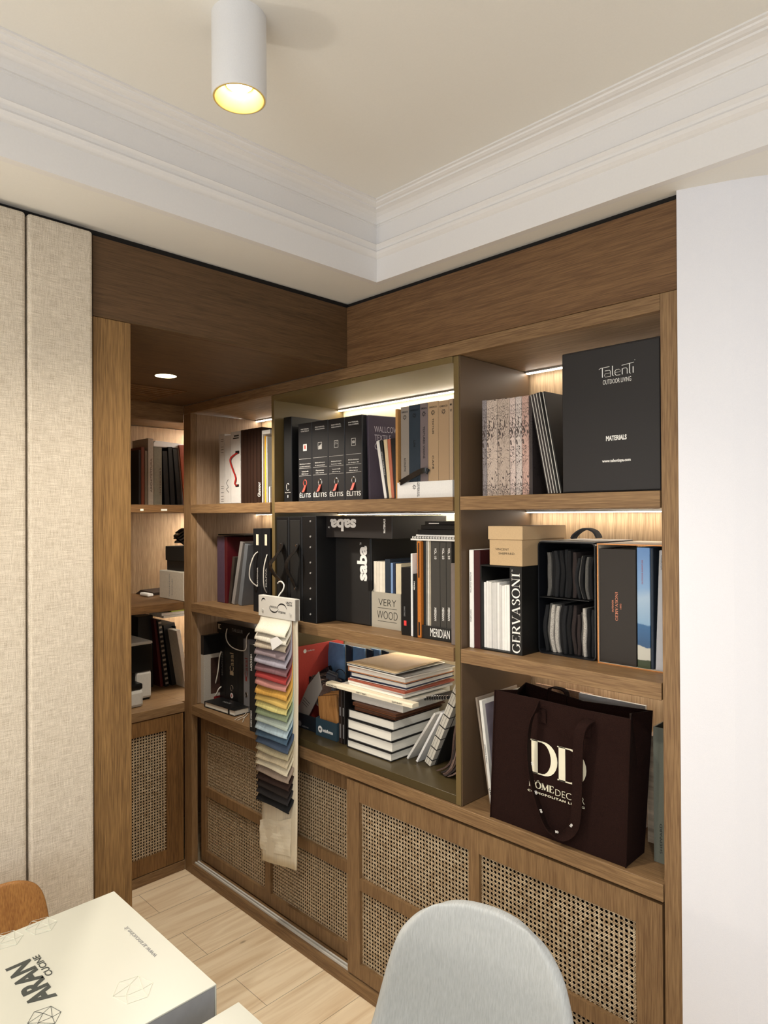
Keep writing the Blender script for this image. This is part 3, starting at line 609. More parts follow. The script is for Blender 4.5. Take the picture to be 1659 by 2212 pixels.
for i, (a, b_, top, bc) in enumerate(((1147, 1150, 853, 1186), (1153, 1156, 851, 1192), (1158.5, 1162, 849, 1198), (1165, 1169, 847, 1204), (1173, 1178, 846, 1211))):
    loc, w_, h = sp(a, b_, top, 1.585, S1); bx_ = V(bc, 1070, Y=1.585).x; x_t = loc[0]
    ang = math.degrees(math.atan2(x_t - bx_, h)); L_ = math.hypot(x_t - bx_, h)
    t = thing('catalogue', 'slim black catalogue with pale edge leaning left, ' + ('leftmost of five', 'second of five', 'third of five', 'fourth of five', 'last of five with a rounded corner')[i], 'catalogue', (bx_, 1.585, S1 + .003), (0, ang, 0), 'slim black catalogues leaning on the top right shelf')
    R_ = .07 if i == 4 else .012
    pts = [(-.004, 0, 0), (-.004, 0, L_ - .003)] + [(-.004, .20 - R_ + R_ * math.sin(q), L_ - R_ + R_ * math.cos(q)) for q in [math.pi / 2 * k / 8 for k in range(9)]] + [(-.004, .20, 0)]
    B().prism(pts, (.0085, 0, 0)).obj('cover', floral if i < 3 else blk2, t); B().box(-.0005, .001, -.0012, -.0002, 0, L_ - .004).obj('page_edge', offw, t)
loc, w_, h = sp(1213, 1428, 764, 1.552, S1); h = .357
t = thing('sample_box', 'large flat black materials box with white lettering filling the top right corner', 'box', (loc[0], 1.552, S1 + .0004)); w_ = -.6475 - loc[0]
B().box(0, w_, .0035, .09, 0, h).obj('body', pm('#1d1b1c', .45, .06, 700, .04, name='black_box'), t, .002); B().box(.003, w_ - .002, 0, .0034, .003, h - .004).obj('lid', pm('#1f1d1e', .5, .06, 700, .04, name='black_box'), t, .0012)
k = dict(space=1.0)
tpx(t, 'MATERIALS', 1309, 940, 1353.5, 951, 1.552, lwhite, bold=.03); tpx(t, 'www.talentispa.com', 1300.5, 991, 1362, 999.5, 1.552, lwhite, bold=.02); tpx(t, 'OUTDOOR LIVING', 1302, 817, 1363, 827, 1.552, lwhite, bold=-.01)
# the wordmark drawn with rounded strokes
def strokes(root, pl, x0, y0, x1, y1, Y, m, r, name='wordmark'):
    xm, ym = (x0 + x1) / 2, (y0 + y1) / 2; a = Vector((V(x0, ym, Y=Y).x, Y, V(xm, y0, Y=Y).z)); b_ = Vector((V(x1, ym, Y=Y).x, Y, V(xm, y1, Y=Y).z)); L = Vector(root.location); b = B()
    for p in pl:
        P = [(a.x + (b_.x - a.x) * u - L.x, Y - .0006 - L.y, b_.z + (a.z - b_.z) * v - L.z) for u, v in p]
        b.tube(P, r, 6, ry=.0004, up=Vector((0, 0, 1)) if False else None, step=1)
    return b.obj(name, m, root)
WM = [[(0, .82), (.05, .92), (.30, .95)], [(.10, .9), (.10, .05)], [(.17, .62), (.30, .62), (.33, .5), (.33, .05), (.18, .05), (.155, .2), (.18, .36), (.33, .36)], [(.385, .98), (.385, .12), (.42, .05)],
      [(.60, .06), (.49, .06), (.455, .2), (.455, .45), (.49, .58), (.57, .58), (.60, .48), (.60, .33), (.455, .33)], [(.655, .06), (.655, .58)], [(.655, .5), (.69, .6), (.76, .6), (.79, .5), (.79, .06)],
      [(.64, .88), (.97, .98)], [(.855, .92), (.855, .1), (.88, .04)], [(.95, .62), (.95, .06)], [(.99, 1.18), (1.0, 1.18)]]
strokes(t, WM, 1294, 788, 1372, 812, 1.552, lwhite, .0011)

# ---------- middle shelf, middle bay ----------------------------------------------
Y2 = 1.555
studm = pm('#c4c4c2', .35, .05, metal=.5, name='steel_stud')
for i, (a, b_, s) in enumerate(((592, 624.5, 'black portfolio case with twisted leather handle holding the fabric hanger'), (625, 652.7, 'black portfolio case with curved leather handle, second from the left'))):
    loc, w_, h = sp(a, b_, 1112, Y2, S2, 1340); h = .385
    if i == 0: w_ -= (-2.1382 - loc[0]); loc = (-2.1382, loc[1], loc[2])
    t = thing('portfolio_case', s, 'case', loc, group=None)
    B().box(0, w_ - .001, 0, .30, 0, h).obj('body', blk, t, .002); B().box(.008, w_ - .010, -.002, -.0002, .012, h - .014).obj('spine_panel', blk2, t, .001)
    if i == 0: pp = [(607.5, 1176, 1.552), (606, 1186, 1.535), (596, 1202, 1.517), (583.5, 1220, 1.510), (590, 1237, 1.512), (601, 1249, 1.520), (611, 1259, 1.535)]
    else: pp = [(641, 1178, 1.552), (637, 1190, 1.532), (624, 1206, 1.517), (618.5, 1219, 1.512), (622, 1235, 1.520), (632, 1255, 1.540), (639, 1271, 1.552)]
    P = [V(x, y, Y=Y) - Vector(loc) for x, y, Y in pp]
    o = B().tube(P, .0135, 4, ry=.0016, up=Vector((1, -.25, .1)), step=6).obj('handle', leather, t); lab(o, 'black leather handle')
    for e in (P[0], P[-1]): B().tube([e + Vector((.001, .003, 0)), e + Vector((.001, -.006, 0))], .0042, 10, step=1).obj('rivet', chrome, o)
loc, w_, h = sp(653.2, 683.5, 1112, 1.552, S2, 1340)
t = thing('portfolio_case', 'black portfolio case with a column of steel studs', 'case', loc); h = .387
B().box(0, w_ - .001, 0, .30, 0, h).obj('body', blk, t, .0015)
for yy in (1126, 1159, 1182, 1215, 1238, 1271, 1294, 1327):
    q = V(671, yy, Y=1.552) - Vector(loc); B().tube([q + Vector((0, .001, 0)), q + Vector((0, -.0022, 0))], .0034, 10, step=1).obj('stud', studm, t)
loc, w_, h = sp(724, 800.5, 1161.5, 1.645, S2, 1345)
t = thing('sample_box', 'dark grey upright furniture brand box with white vertical lettering', 'box', loc); VB = Vector(loc); VH = h
boxm = pm('#242322', .5, .06, 600, .05, name='dark_grey_box')
B().box(0, w_, .003, .24, 0, h).obj('body', boxm, t, .002); B().box(.003, w_ - .003, 0, .0029, .003, h - .003).obj('lid', boxm, t, .001)
tpx(t, 'saba', 771.5, 1179, 793, 1254.5, 1.645, lwhite, rot=90, bold=.04); tpx(t, 'TM', 777.5, 1172, 781, 1177, 1.645, lwhite, rot=90)
B().box(w_ - .012, w_ + .0015, -.001, .01, h * .40, h * .52).obj('pull_tab', blk, t)
zt = S2 + h + .0012
a, b_ = V(702, 1158, Y=1.60), V(847, 1161, Y=1.60)
t = thing('sample_box', 'dark box lying flat with upside-down white lettering on top of the upright one', 'box', (a.x, 1.60, zt)); hh = V(760, 1114.5, Y=1.60).z - zt
B().box(0, b_.x - a.x, 0, .28, 0, hh).obj('body', pm('#262322', .5, .06, 600, .05, name='dark_box'), t, .0012)
tpx(t, 'saba', 713, 1121, 768.5, 1147.5, 1.60, lwhite, rot=180, bold=.04); tpx(t, 'TM', 709, 1137, 713, 1140.5, 1.60, lwhite, rot=180)
tpx(t, 'MATERIALS', 828.5, 1121, 832.5, 1151.5, 1.60, lwhite, rot=90, bold=.03)
lyb = b_.x
# magazine file
loc, w_, h = sp(803, 866, 1281, 1.648, S2, 1357)
t = thing('magazine_file', 'speckled grey board magazine file with black lettering', 'magazine file', loc)
spk = pm('#a59f90', .8, .22, 1500, .1, name='speckled_board')
B().box(.0005, w_ - .0005, 0, .0025, 0, h).box(.0005, w_ - .0005, .0025, .24, 0, .0025).prism([(.0005, .0025, .0026), (.0005, .24, .0026), (.0005, .24, .19), (.0005, .06, .19), (.0005, .0025, h)], (.002, 0, 0)).prism([(w_ - .0025, .0025, .0026), (w_ - .0025, .24, .0026), (w_ - .0025, .24, .19), (w_ - .0025, .06, .19), (w_ - .0025, .0025, h)], (.002, 0, 0)).obj('body', spk, t)
tpx(t, 'VERY', 817.5, 1295, 855.5, 1309.5, 1.648, lblack, bold=-.018); tpx(t, 'WOOD', 814.5, 1321, 858.5, 1338, 1.648, lblack, bold=-.018)
for y in (1312.3, 1340.5): 
    q0, q1 = V(816, y, Y=1.648) - Vector(loc), V(857, y + 3, Y=1.648) - Vector(loc); B().box(q0.x, q1.x, -.0005, -.0001, q0.z, q0.z + .0012).obj('rule_line', lblack, t)
g = 'brochures standing in the speckled magazine file'
MX0 = loc[0] + .003; MW = w_ - .006
cols = [(.0, .11, .278, '#ddd5c4', 'cream brochure at the left end of the speckled magazine file'), (.11, .22, .278, '#d9d1c0', 'second cream brochure from the left in the speckled magazine file'), (.22, .33, .278, '#e0d9c9', 'third cream brochure from the left in the speckled magazine file'), (.33, .42, .278, '#dcd4c2', 'fourth cream brochure, beside the dark navy one'),
        (.42, .60, .286, '#222c38', 'dark navy brochure standing in the speckled magazine file'), (.62, .70, .272, '#7690b5', 'blue and white brochure standing in the speckled magazine file'), (.70, .78, .272, '#1f2c44', 'deep blue brochure standing in the speckled magazine file'), (.80, .99, .270, '#cfc3a6', 'pale sand brochure at the right end of the speckled magazine file')]
for k, (u0, u1, hh, col, s) in enumerate(cols):
    tag(B().box(MX0 + MW * u0 + .0003, MX0 + MW * u1 - .0003, 1.655, 1.86, S2 + .0035, S2 + hh * (.82 if k < 4 else .83)).obj('brochure', pm(col, .55, .05), bevel=.0005), s, 'brochure', g if k < 4 else None)
tag(B().box(MX0 + MW * .85, MX0 + MW * .85 + .03, 1.875, 1.90, S2 + .0004, S2 + .228).obj('book', pm('#5a4a42', .6, .1), bevel=.0008), 'taupe book standing behind the magazine file', 'book')
loc, w_, h = sp(866.8, 887.5, 1226, 1.60, S2, 1372)
t = book('book', 'thick black book with small red square on its spine', 'book', loc, w_, h, .24, blk)
tpx(t, 'LIVING DIVANI', 872.5, 1310, 875.5, 1331, 1.60, lgrey, rot=90); q = V(875.5, 1346, Y=1.60) - Vector(loc)
B().box(q.x - .0055, q.x + .0055, -.0006, -.0001, q.z - .008, q.z + .008).obj('label', pm('#d8403f', .5, .03), t)
loc, w_, h = sp(888, 892, 1196, 1.60, S2, 1372)
t = book('magazine', 'thin white magazine right of the thick black book', 'magazine', (loc[0], 1.598, loc[2]), w_, h, .24, wht, kind='block')
loc, w_, h = sp(892.4, 900.6, 1240, 1.593, S2, 1372)
t = book('book', 'slim black book with white word, left of the orange one', 'book', loc, w_, h, .22, blk); tpx(t, 'PEDRALI', 894, 1256, 896.5, 1274, 1.593, lwhite, rot=90)
t = book('book', 'plum book rising behind the slim black book', 'book', (loc[0] - .010, 1.72, loc[2]), .030, h + .065, .15, pm('#54373a', .6, .1))
loc, w_, h = sp(901, 909, 1164, 1.595, S2, 1372)
t = book('catalogue', 'bright orange-brown tall narrow catalogue', 'catalogue', loc, w_, .305, .25, pm('#b36a24', .55, .1, 200), kind='block')
B().box(w_ * .3, w_ * .7, -.0005, -.0001, .008, .05).box(w_ * .35, w_ * .65, -.0005, -.0001, .19, .30).obj('spine_text', lblack, t)
loc, w_, h = sp(909.6, 973.5, 1357, 1.60, S2, 1378)
t = thing('slipcase', 'low black slipcase with white lettering holding three grey cloth volumes', 'box', loc); mzh = V(940, 1354, Y=1.60).z - S2
B().box(0, w_, 0, .003, 0, mzh).box(0, w_, .003, .25, 0, .003).obj('body', blk2, t, .0006)
tpx(t, 'MERIDIAN', 929.5, 1359.5, 971.5, 1377.5, 1.60, lwhite, bold=.0)
def inm(a, b_, top, Y, hh=None):
    loc, w_, h = sp(a, b_, top, Y, S2 + .004, 1360); return loc, w_, hh or h
lg = [(910, 914.5, 1168, '#101213', 'black'), (915, 919.5, 1168, '#1c2224', 'blackish green'), (920, 923.3, 1168, '#8b8880', 'grey'), (923.7, 926.8, 1168, '#dcd8cc', 'white'), (927.2, 930.6, 1168, '#a49a87', 'tan-grey')]
for a, b_, top, col, s in lg:
    loc, w_, h = inm(a, b_, top, 1.607); book('brochure', s + ' brochure standing left of the grey volumes in the low black slipcase', 'brochure', loc, w_, h, .24, pm(col, .6, .1), kind='block')
mg = pm('#3b3833', .8, .16, 900, .15, name='grey_cloth')
for i, (a, b_) in enumerate(((931, 950.5), (951, 964), (964.5, 975.5))):
    loc, w_, h = inm(a, b_, 1169, 1.607)
    t = book('book', 'dark grey cloth volume in the low black slipcase, ' + ('widest, lettered volume one', 'in the middle, lettered volume two', 'partly hidden by the taupe book')[i], 'book', loc, w_, h, .24, mg, group='grey cloth volumes in the low black slipcase')
    xm = (a + b_) / 2
    tpx(t, 'VOL. %d/3' % (i + 1), xm - 2.2, 1184, xm + 2.2, 1208, 1.607, lwhite, rot=-90, bold=.01); tpx(t, 'MERIDIAN', xm - 2.2, 1313, xm + 2.2, 1341, 1.607, lwhite, rot=-90, bold=.01)
loc, w_, h = sp(974, 979.8, 1217, 1.575, S2, 1390)
t = book('book', 'taupe book squeezed against the olive divider', 'book', loc, max(.012, -1.2560 - loc[0]), h, .018, pm('#6e635d', .6, .08), kind='block')
# stacks lying on the upright books
zs = S2 + .004 + (V(940, 1169, Y=1.607).z - S2 - .004) + .001
x0 = lyb + .004; x1 = -1.258
for i, (dx, w_, dy, d, hh, col, s) in enumerate(((.01, .22, .0, .25, .006, '#dddcd6', 'white stapled catalogue at the bottom of the flat pile'), (.02, .215, .002, .24, .007, '#c9c7c3', 'spiral bound white catalogue, second in the flat pile'), (.0, .20, .004, .24, .006, '#e4e2dc', 'white brochure, third in the flat pile'),
        (.04, .19, .0, .24, .016, '#141414', 'thick black catalogue in the flat pile'), (.055, .18, .006, .24, .014, '#191918', 'black catalogue, second from top of the flat pile'), (.075, .165, .008, .23, .011, '#111112', 'black catalogue on top of the flat pile'))):
    t = thing('catalogue', s, 'catalogue', (x1 - w_ - (.225 - w_ - dx if False else 0), 1.602 + dy, zs), (0, 0, (.0, .6, -.4, .3, -.5, .4)[i]), 'catalogues lying flat above the grey cloth volumes')
    B().box(0, w_ - .002, 0, d, 0, hh - .0006).obj('body', pm(col, .5, .05), t, .0006)
    if i == 1: 
        sp_ = B()
        for k in range(16): sp_.tube([(.01 + k * .011, -.001 + .003 * math.cos(q), hh / 2 + .0035 * math.sin(q)) for q in [0, 1.05, 2.1, 3.14, 4.2, 5.2, 6.28]], .0006, 4, step=1)
        sp_.obj('spiral_binding', blk, t)
    if i == 5: B().box(w_ * .1, w_ * .35, -.0006, -.0001, hh * .3, hh * .5).obj('spine_text', lwhite, t)
    zs += hh + .0002
t = thing('catalogue', 'thin white catalogue lying on the flat upside-down box', 'catalogue', (-1.80, 1.615, V(760, 1114.5, Y=1.60).z + .001), (0, 0, 0))
B().box(0, .27, 0, .2, 0, .004).obj('body', wht, t, .0006)

# ---------- middle shelf, right bay -----------------------------------------------
loc, w_, h = sp(1013.5, 1023, 1188, 1.580, S2, 1399)
t = book('book', 'white catalogue beside the brown divider on the middle right shelf', 'book', loc, w_, h, .25, wht, kind='block')
tpx(t, 'VINCENT SHEPPARD', 1016.3, 1316, 1018.3, 1343, 1.58, lblack, rot=-90); tpx(t, 'OUTDOOR COLLECTION', 1015.8, 1236, 1018, 1280, 1.58, lblack, rot=-90)
loc, w_, h = sp(1023.6, 1037, 1189, 1.583, S2, 1399); book('book', 'burgundy book right of the white catalogue', 'book', loc, w_, h, .25, pm('#3f1517', .5, .1, 200))
loc, w_, h = sp(1037.5, 1054, 1188, 1.86, S2, 1390); book('book', 'lilac-grey book peeking out behind the lettered black magazine box', 'book', (loc[0] + .02, 1.852, loc[2]), .05, .235, .06, pm('#9b93a0', .6, .06), kind='block')
# black slipcase with big serif lettering
loc, w_, h = sp(1038, 1127.5, 1222, 1.583, S2, 1405); h = V(1127, 1225, Y=1.583).z - S2; GX, GW, GH = loc[0], w_, h
t = thing('magazine_box', 'black magazine box with large white serif lettering down its front', 'magazine box', loc); f = .004
bk = pm('#111110', .5, .1, 600, .05, name='black_card'); D_ = .24
op = V(1101.5, 1310, Y=1.583).x - loc[0]
B().box(0, w_, 0, D_, 0, f).box(0, w_, 0, D_, h - f, h).box(0, f, 0, D_, f, h - f).box(op, w_, 0, .003, f, h - f).box(w_ - f, w_, .003, D_, f, h - f).box(f, w_ - f, D_ - f, D_, f, h - f).obj('body', bk, t)
tpx(t, 'GERVASONI', 1105.5, 1239, 1124, 1411, 1.583, lwhite, rot=90, fn=serif)
txt(t, 'TM', (V(1106.5, 1233, Y=1.583).x - loc[0], 0, V(1106.5, 1233, Y=1.583).z - loc[2]), XR, ZU, .006, .003, lwhite, rot=90)
gx = loc[0] + f; n = 11
ws = [rnd.uniform(.7, 1.3) for _ in range(n)]; s_ = (op - f - .001) / sum(ws)
for k in range(n):
    ww = ws[k] * s_; hh = h * (.80 if k < 6 else .775) + rnd.uniform(-.002, .002)
    tag(B().box(gx + .0004, gx + ww - .0004, 1.592 + rnd.uniform(0, .003), 1.80, S2 + .0048, S2 + hh).obj('magazine', pm(rnd.choice(('#e6e4de', '#dcdad4', '#cfcdc8', '#ebe9e3')), .55, .03), bevel=.0007),
        'white magazine in the large-lettered black box, ' + ('leftmost', 'second', 'third', 'fourth', 'fifth', 'sixth', 'seventh', 'eighth', 'ninth', 'tenth', 'rightmost')[k] + ' of the row', 'magazine', 'white magazines in the lettered black box')
    gx += ww
# kraft box with lid, standing on the magazine box
zb = S2 + GH + .0012; a = V(1054, 1219, Y=1.578); b_ = V(1128.5, 1222, Y=1.578)
t = thing('lidded_box', 'kraft board box with lid standing on the black lettered magazine box', 'box', (a.x + .002, 1.578, zb)); kw = b_.x - a.x - .002
zl = V(1090, 1166, Y=1.578).z - zb; zt_ = V(1090, 1136.5, Y=1.578).z - zb
B().box(.002, kw - .002, .002, .225, 0, zl + .01).obj('body', kraft, t, .0012); lab(B().box(-.001, kw + .001, -.001, .229, zl, zt_).obj('lid', pm('#bda27c', .75, .08, 700, .05, name='kraft_board'), t, .0015), 'kraft lid')
tpx(t, 'VINCENT', 1070, 1184, 1099.5, 1188.8, 1.58, lblack, bold=-.01); tpx(t, 'SHEPPARD', 1077, 1193.5, 1111, 1198.3, 1.58, lblack, bold=-.01)
# black open sample case with swatches
Yc = 1.655
loc, w_, h = sp(1162.5, 1287.5, 1170, Yc, S2, 1418); CH = V(1225, 1171, Y=Yc).z - S2
t = thing('sample_case', 'open black sample case with strap handle, filled with woven swatches', 'case', loc); w_ -= .001; DC = .235
def rr(x0, x1, z0, z1, r, y, n=5):
    P = []
    for cx_, cz_, a0 in ((x1 - r, z0 + r, -90), (x1 - r, z1 - r, 0), (x0 + r, z1 - r, 90), (x0 + r, z0 + r, 180)):
        for k in range(n + 1): q = math.radians(a0 + 90 * k / n); P.append((cx_ + r * math.cos(q), y, cz_ + r * math.sin(q)))
    return P
B().rings([rr(0, w_, 0, CH, .012, DC), rr(0, w_, 0, CH, .012, 0), rr(.0035, w_ - .0035, .0035, CH - .0035, .010, 0), rr(.0035, w_ - .0035, .0035, CH - .0035, .010, DC - .004)]).obj('shell', pm('#14161a', .35, .1, 300, name='black_vinyl'), t)
B().box(.004, w_ - .02, .002, DC - .004, CH * .497, CH * .503).obj('divider', blk, t)
lab(B().box(.004, w_ - .002, .004, DC - .01, CH + .0002, CH + .0016).obj('top_lining', pm('#a7a49e', .6, .05), t), 'grey top lining')
P = [V(1239, 1163, Y=1.75), V(1243, 1156, Y=1.75), V(1254, 1147, Y=1.75), V(1268, 1142, Y=1.75), V(1284, 1147, Y=1.75), V(1291, 1155, Y=1.75), V(1294, 1162, Y=1.75)]
lab(B().tube([q - Vector(loc) for q in P], .016, 4, ry=.0022, up=Vector((0, 1, 0)), step=5).obj('handle', pm('#3a3d40', .8, .2, 900, .2, name='webbing'), t), 'grey webbing handle')
def weave(col, col2, sc_=900):
    return pm(col, .9, .45, sc_, .4, detail=2, name='woven_fabric')
def swatch_bundle(label, x0, x1, z0, z1, Y, cols, bow, depth=.16, group=None):
    """folded fabric pieces standing side by side, front edge bowed"""
    t = thing('fabric_swatch_bundle', label, 'fabric samples', (x0, Y, z0), group=group); n = len(cols); wd = (x1 - x0) / n
    for k, (col, hh) in enumerate(cols):
        H_ = (z1 - z0) * hh; b = B(); rs = []
        for i in range(11):
            v = i / 10; ox = k * wd + bow * math.sin(v * math.pi) * (1 if k < n * .6 else .6) + .0012 * math.sin(v * 9 + k); q = .0008 + wd * .40 * (1 - .25 * abs(2 * v - 1) ** 3)
            c_ = ox + wd / 2; fy = .006 * math.sin(k * 2.1) + .006 * (1 - math.sin(v * math.pi))
            rs.append([(c_ - q, fy + .002, H_ * v), (c_ - q * .5, fy, H_ * v), (c_ + q * .5, fy, H_ * v), (c_ + q, fy + .002, H_ * v), (c_ + q, fy + depth, H_ * v), (c_ - q, fy + depth, H_ * v)])
        b.rings(rs).obj('swatch', col, t, smooth=False)
    return t
wk, wd_, wg, wl, wb = weave('#0b0b0d', ''), weave('#17181a', ''), weave('#55534f', ''), weave('#aaa59c', '', 500), weave('#2b2220', '')
X_ = lambda px, py, Y=1.67: V(px, py, Y=Y).x
zc = lambda px, py, Y=1.67: V(px, py, Y=Y).z
swatch_bundle('charcoal tweed swatches, upper left group in the open black sample case', X_(1178, 1240), X_(1243, 1240), S2 + CH * .51, S2 + CH * .93, 1.668, [(wg, .93), (wk, .95), (wd_, .97), (wk, .98), (wd_, 1.), (wk, .98), (wb, .95)], .008)
swatch_bundle('folded dark swatches curving right, upper right group in the open sample case', X_(1246, 1240), X_(1279, 1240), S2 + CH * .51, S2 + CH * .88, 1.668, [(wd_, .95), (wg, 1.), (wk, 1.), (wg, .98), (wk, .95)], -.006)
swatch_bundle('black and silver-grey swatches, lower left group in the open sample case', X_(1176, 1350), X_(1243, 1350), S2 + .005, S2 + CH * .445, 1.668, [(wd_, .96), (wg, 1.), (wl, .98), (wl, .96), (wk, 1.), (wd_, .98), (wk, 1.), (wb, 1.)], -.004)
swatch_bundle('silver-grey and black swatches, lower right group in the open sample case', X_(1244, 1350), X_(1281, 1350), S2 + .005, S2 + CH * .43, 1.668, [(wb, .85), (wg, .9), (wl, 1.), (wk, 1.), (wd_, .98)], .004)
# copper-edged slipcase with its three volumes
loc, w_, h = sp(1289.5, 1428, 1176, 1.645, S2, 1440); ox = loc[0] + .0012; ow = -.6475 - ox; OH = V(1360, 1176, Y=1.645).z - S2
t = thing('slipcase', 'open slipcase with copper-orange edges at the right end of the middle shelf', 'box', (ox, 1.645, S2 + .0004)); e = .003
B().box(0, ow, .001, .24, 0, e).box(0, ow, .001, .24, OH - e, OH).box(0, e, .001, .24, e, OH - e).box(ow - .002, ow, .001, .24, e, OH - e).obj('body', pm('#cfc3b0', .6, .05), t)
lab(B().box(0, ow, 0, .0009, 0, e).box(0, ow, 0, .0009, OH - e, OH).box(0, e, 0, .0009, e, OH - e).obj('edge_trim', pm('#c98a52', .35, .05, metal=.4, name='copper_edge'), t), 'copper-orange edge')
zz = S2 + .0038
def ins(a, b_, top, Y): loc, w_, h = sp(a, b_, top, Y, zz, 1435); return (loc[0], Y, zz), w_, min(h, OH - .008)
loc, w_, h = ins(1294.5, 1374.5, 1186, 1.650)
t = book('sample_binder', 'wide dark brown binder with small copper lettering', 'binder', loc, w_, h, .22, pm('#241f1b', .5, .08, 500, .05, name='dark_brown_cloth'))
cop = pm('#c07c62', .4, .03, metal=.3, name='copper_print')
tpx(t, 'GERVASONI', 1329, 1279, 1335, 1341, 1.65, cop, rot=90, fn=serif, K=.19, T=.06); tpx(t, 'OUTDOOR', 1322, 1296, 1325.5, 1322, 1.65, cop, rot=90, bold=.02); tpx(t, '1882', 1339, 1304, 1342.5, 1316, 1.65, cop, rot=90)
loc, w_, h = ins(1376.5, 1404.5, 1183, 1.650)
def seaphoto():
    m, nt, b = base_mat('sea_photograph'); L = nt.links; tc = N(nt, 'ShaderNodeTexCoord'); s = N(nt, 'ShaderNodeSeparateXYZ'); L.new(tc.outputs['Object'], s.inputs[0])
    mr = N(nt, 'ShaderNodeMapRange'); mr.inputs['From Max'].default_value = h; L.new(s.outputs['Z'], mr.inputs[0])
    n = N(nt, 'ShaderNodeTexNoise'); n.inputs['Scale'].default_value = 25; n.inputs['Detail'].default_value = 5; L.new(tc.outputs['Object'], n.inputs[0])
    ma = N(nt, 'ShaderNodeMath', operation='MULTIPLY_ADD'); ma.inputs[1].default_value = .08; L.new(n.outputs[0], ma.inputs[0]); L.new(mr.outputs[0], ma.inputs[2])
    cr = N(nt, 'ShaderNodeValToRGB'); e_ = cr.color_ramp.elements; e_[0].position = 0; e_[0].color = lin('#2e3a22') + (1,); e_[1].position = 1; e_[1].color = lin('#5f86b8') + (1,)
    for p_, c_ in ((.105, '#2e3a22'), (.11, '#b9b7ab'), (.215, '#b9b7ab'), (.22, '#2b4f74'), (.40, '#33608c'), (.41, '#7fa0bd'), (.62, '#9db4c9'), (.7, '#7d9fc4')):
        q = e_.new(p_); q.color = lin(c_) + (1,)
    L.new(ma.outputs[0], cr.inputs[0]); L.new(cr.outputs[0], b.inputs['Base Color']); return m
t = book('book', 'outdoor furniture book with a blue sea photograph on its spine', 'book', loc, w_, h, .22, seaphoto())
tpx(t, 'OUTDOOR FURNITURE', 1386, 1210, 1389, 1262, 1.65, pm('#a35a5e', .5), rot=90)
loc, w_, h = ins(1405, 1412, 1184, 1.652); book('book', 'slim dark navy book right of the sea photograph book', 'book', loc, w_, h, .22, navy, kind='block')
loc, w_, h = ins(1413, 1424, 1188, 1.650)
t = book('book', 'pale grey catalogue tilted against the right oak stile', 'book', (loc[0] + .002, loc[1], loc[2]), max(.012, -.651 - .014 - loc[0] - .002), h, .22, pm('#aeb0b6', .5, .04), rot=(0, 2.2, 0), kind='block')
txt(t, 'COLLECTION', (.008, 0, h * .90), XR, ZU, .035, .005, lblack, rot=-90)

# ---------- counter level, right bay ----------------------------------------------
# felt bag
Yb = 1.556
bl, br_ = V(1060, 1765, Y=Yb), V(1352, 1873, Y=Yb); tl_, tr_ = V(1069.8, 1487.6, Y=Yb), V(1362, 1557, Y=Yb)
BX = bl.x; ZB = S3 + .0004; W0 = br_.x - bl.x; HB = (tl_.z + tr_.z) / 2 - ZB; xl, xr = tl_.x - BX, tr_.x - BX
t = thing('tote_bag', 'dark brown felt tote bag with cream lettering and long strap handles', 'bag', (BX, Yb, ZB)); BAG = t
felt = pm('#22120e', .95, .55, 700, .6, detail=5, spec=.12, name='brown_felt'); DB, DT = .102, .135
th = .004
out = [[(0, 0, 0), (W0, 0, 0), (W0, DB / 2, 0), (W0, DB, 0), (0, DB, 0), (0, DB / 2, 0)]]; rs = []
for i in range(9):
    v = i / 8; fold = .028 * max(0, (v - .45) / .55) ** 1.3; bul = .006 * math.sin(math.pi * v)
    a, c = xl * v, W0 + (xr - W0) * v; d = DB + (DT - DB) * v
    rs.append([(a, 0, HB * v), (a + (c - a) * .33, -bul, HB * v), (a + (c - a) * .66, -bul, HB * v - .002 * v), (c, 0, HB * v), (c - fold, d / 2, HB * v - .006 * v), (c - .004 * v, d, HB * v - .008 * v), (a + (c - a) * .5, d + bul, HB * v - .020 * v), (a + .012 * v, d, HB * v), (a + fold, d / 2, HB * v - .006 * v)])
inner = [[(x + (th if x < W0 / 2 else -th), y + (th if y < d_ / 2 else -th), max(z, .004)) for x, y, z in r] for r, d_ in ((q, DB) for q in rs)][::-1]
b = B(); b.rings(rs + inner); b.obj('body', felt, t)
seam = pm('#0c0706', .9, .1)
for a, c in (((xl * .02, 0), (xl, HB)), ((W0, 0), (xr, HB))):
    B().tube([(a[0], -.001, a[1]), (c[0], -.001, c[1])], .0022, 6, step=1).obj('seam', felt, t)
fy = lambda x, z: Vector((x, -.0072, z))
def onbag(px, py, Y=Yb - .0065): return V(px, py, Y=Y) - Vector((BX, Yb, ZB))
def bagtext(fn, s, x0, y0, x1, y1, **k):
    """lettering running along the bag front; y0, y1 are the top and bottom at its left end"""
    a = onbag(x0, y1); hh = onbag(x0, y0).z - a.z; e_ = onbag(x1, y1 + (x1 - x0) * .262)
    e_.z = a.z - (0 if True else 0)
    return fn(t, s, ((a.x + e_.x) / 2, a.y - .0002, a.z + hh / 2 - .0), XR, ZU, e_.x - a.x, hh, pm('#e8e2c8', .6, .03, name='cream_print'), **k)
bagtext(serif, 'DD', 1146, 1595, 1267, 1667, K=.20, T=.035, gap=.0)
bagtext(serif, 'HÔME', 1143, 1679, 1196.5, 1697, K=.2, T=.06, gap=.03); bagtext(txt, 'DECOR', 1200, 1704, 1263, 1718, bold=-.015)
bagtext(txt, 'COSMOPOLITAN LIVING', 1140, 1703, 1263, 1707.5, bold=.03, space=1.2)
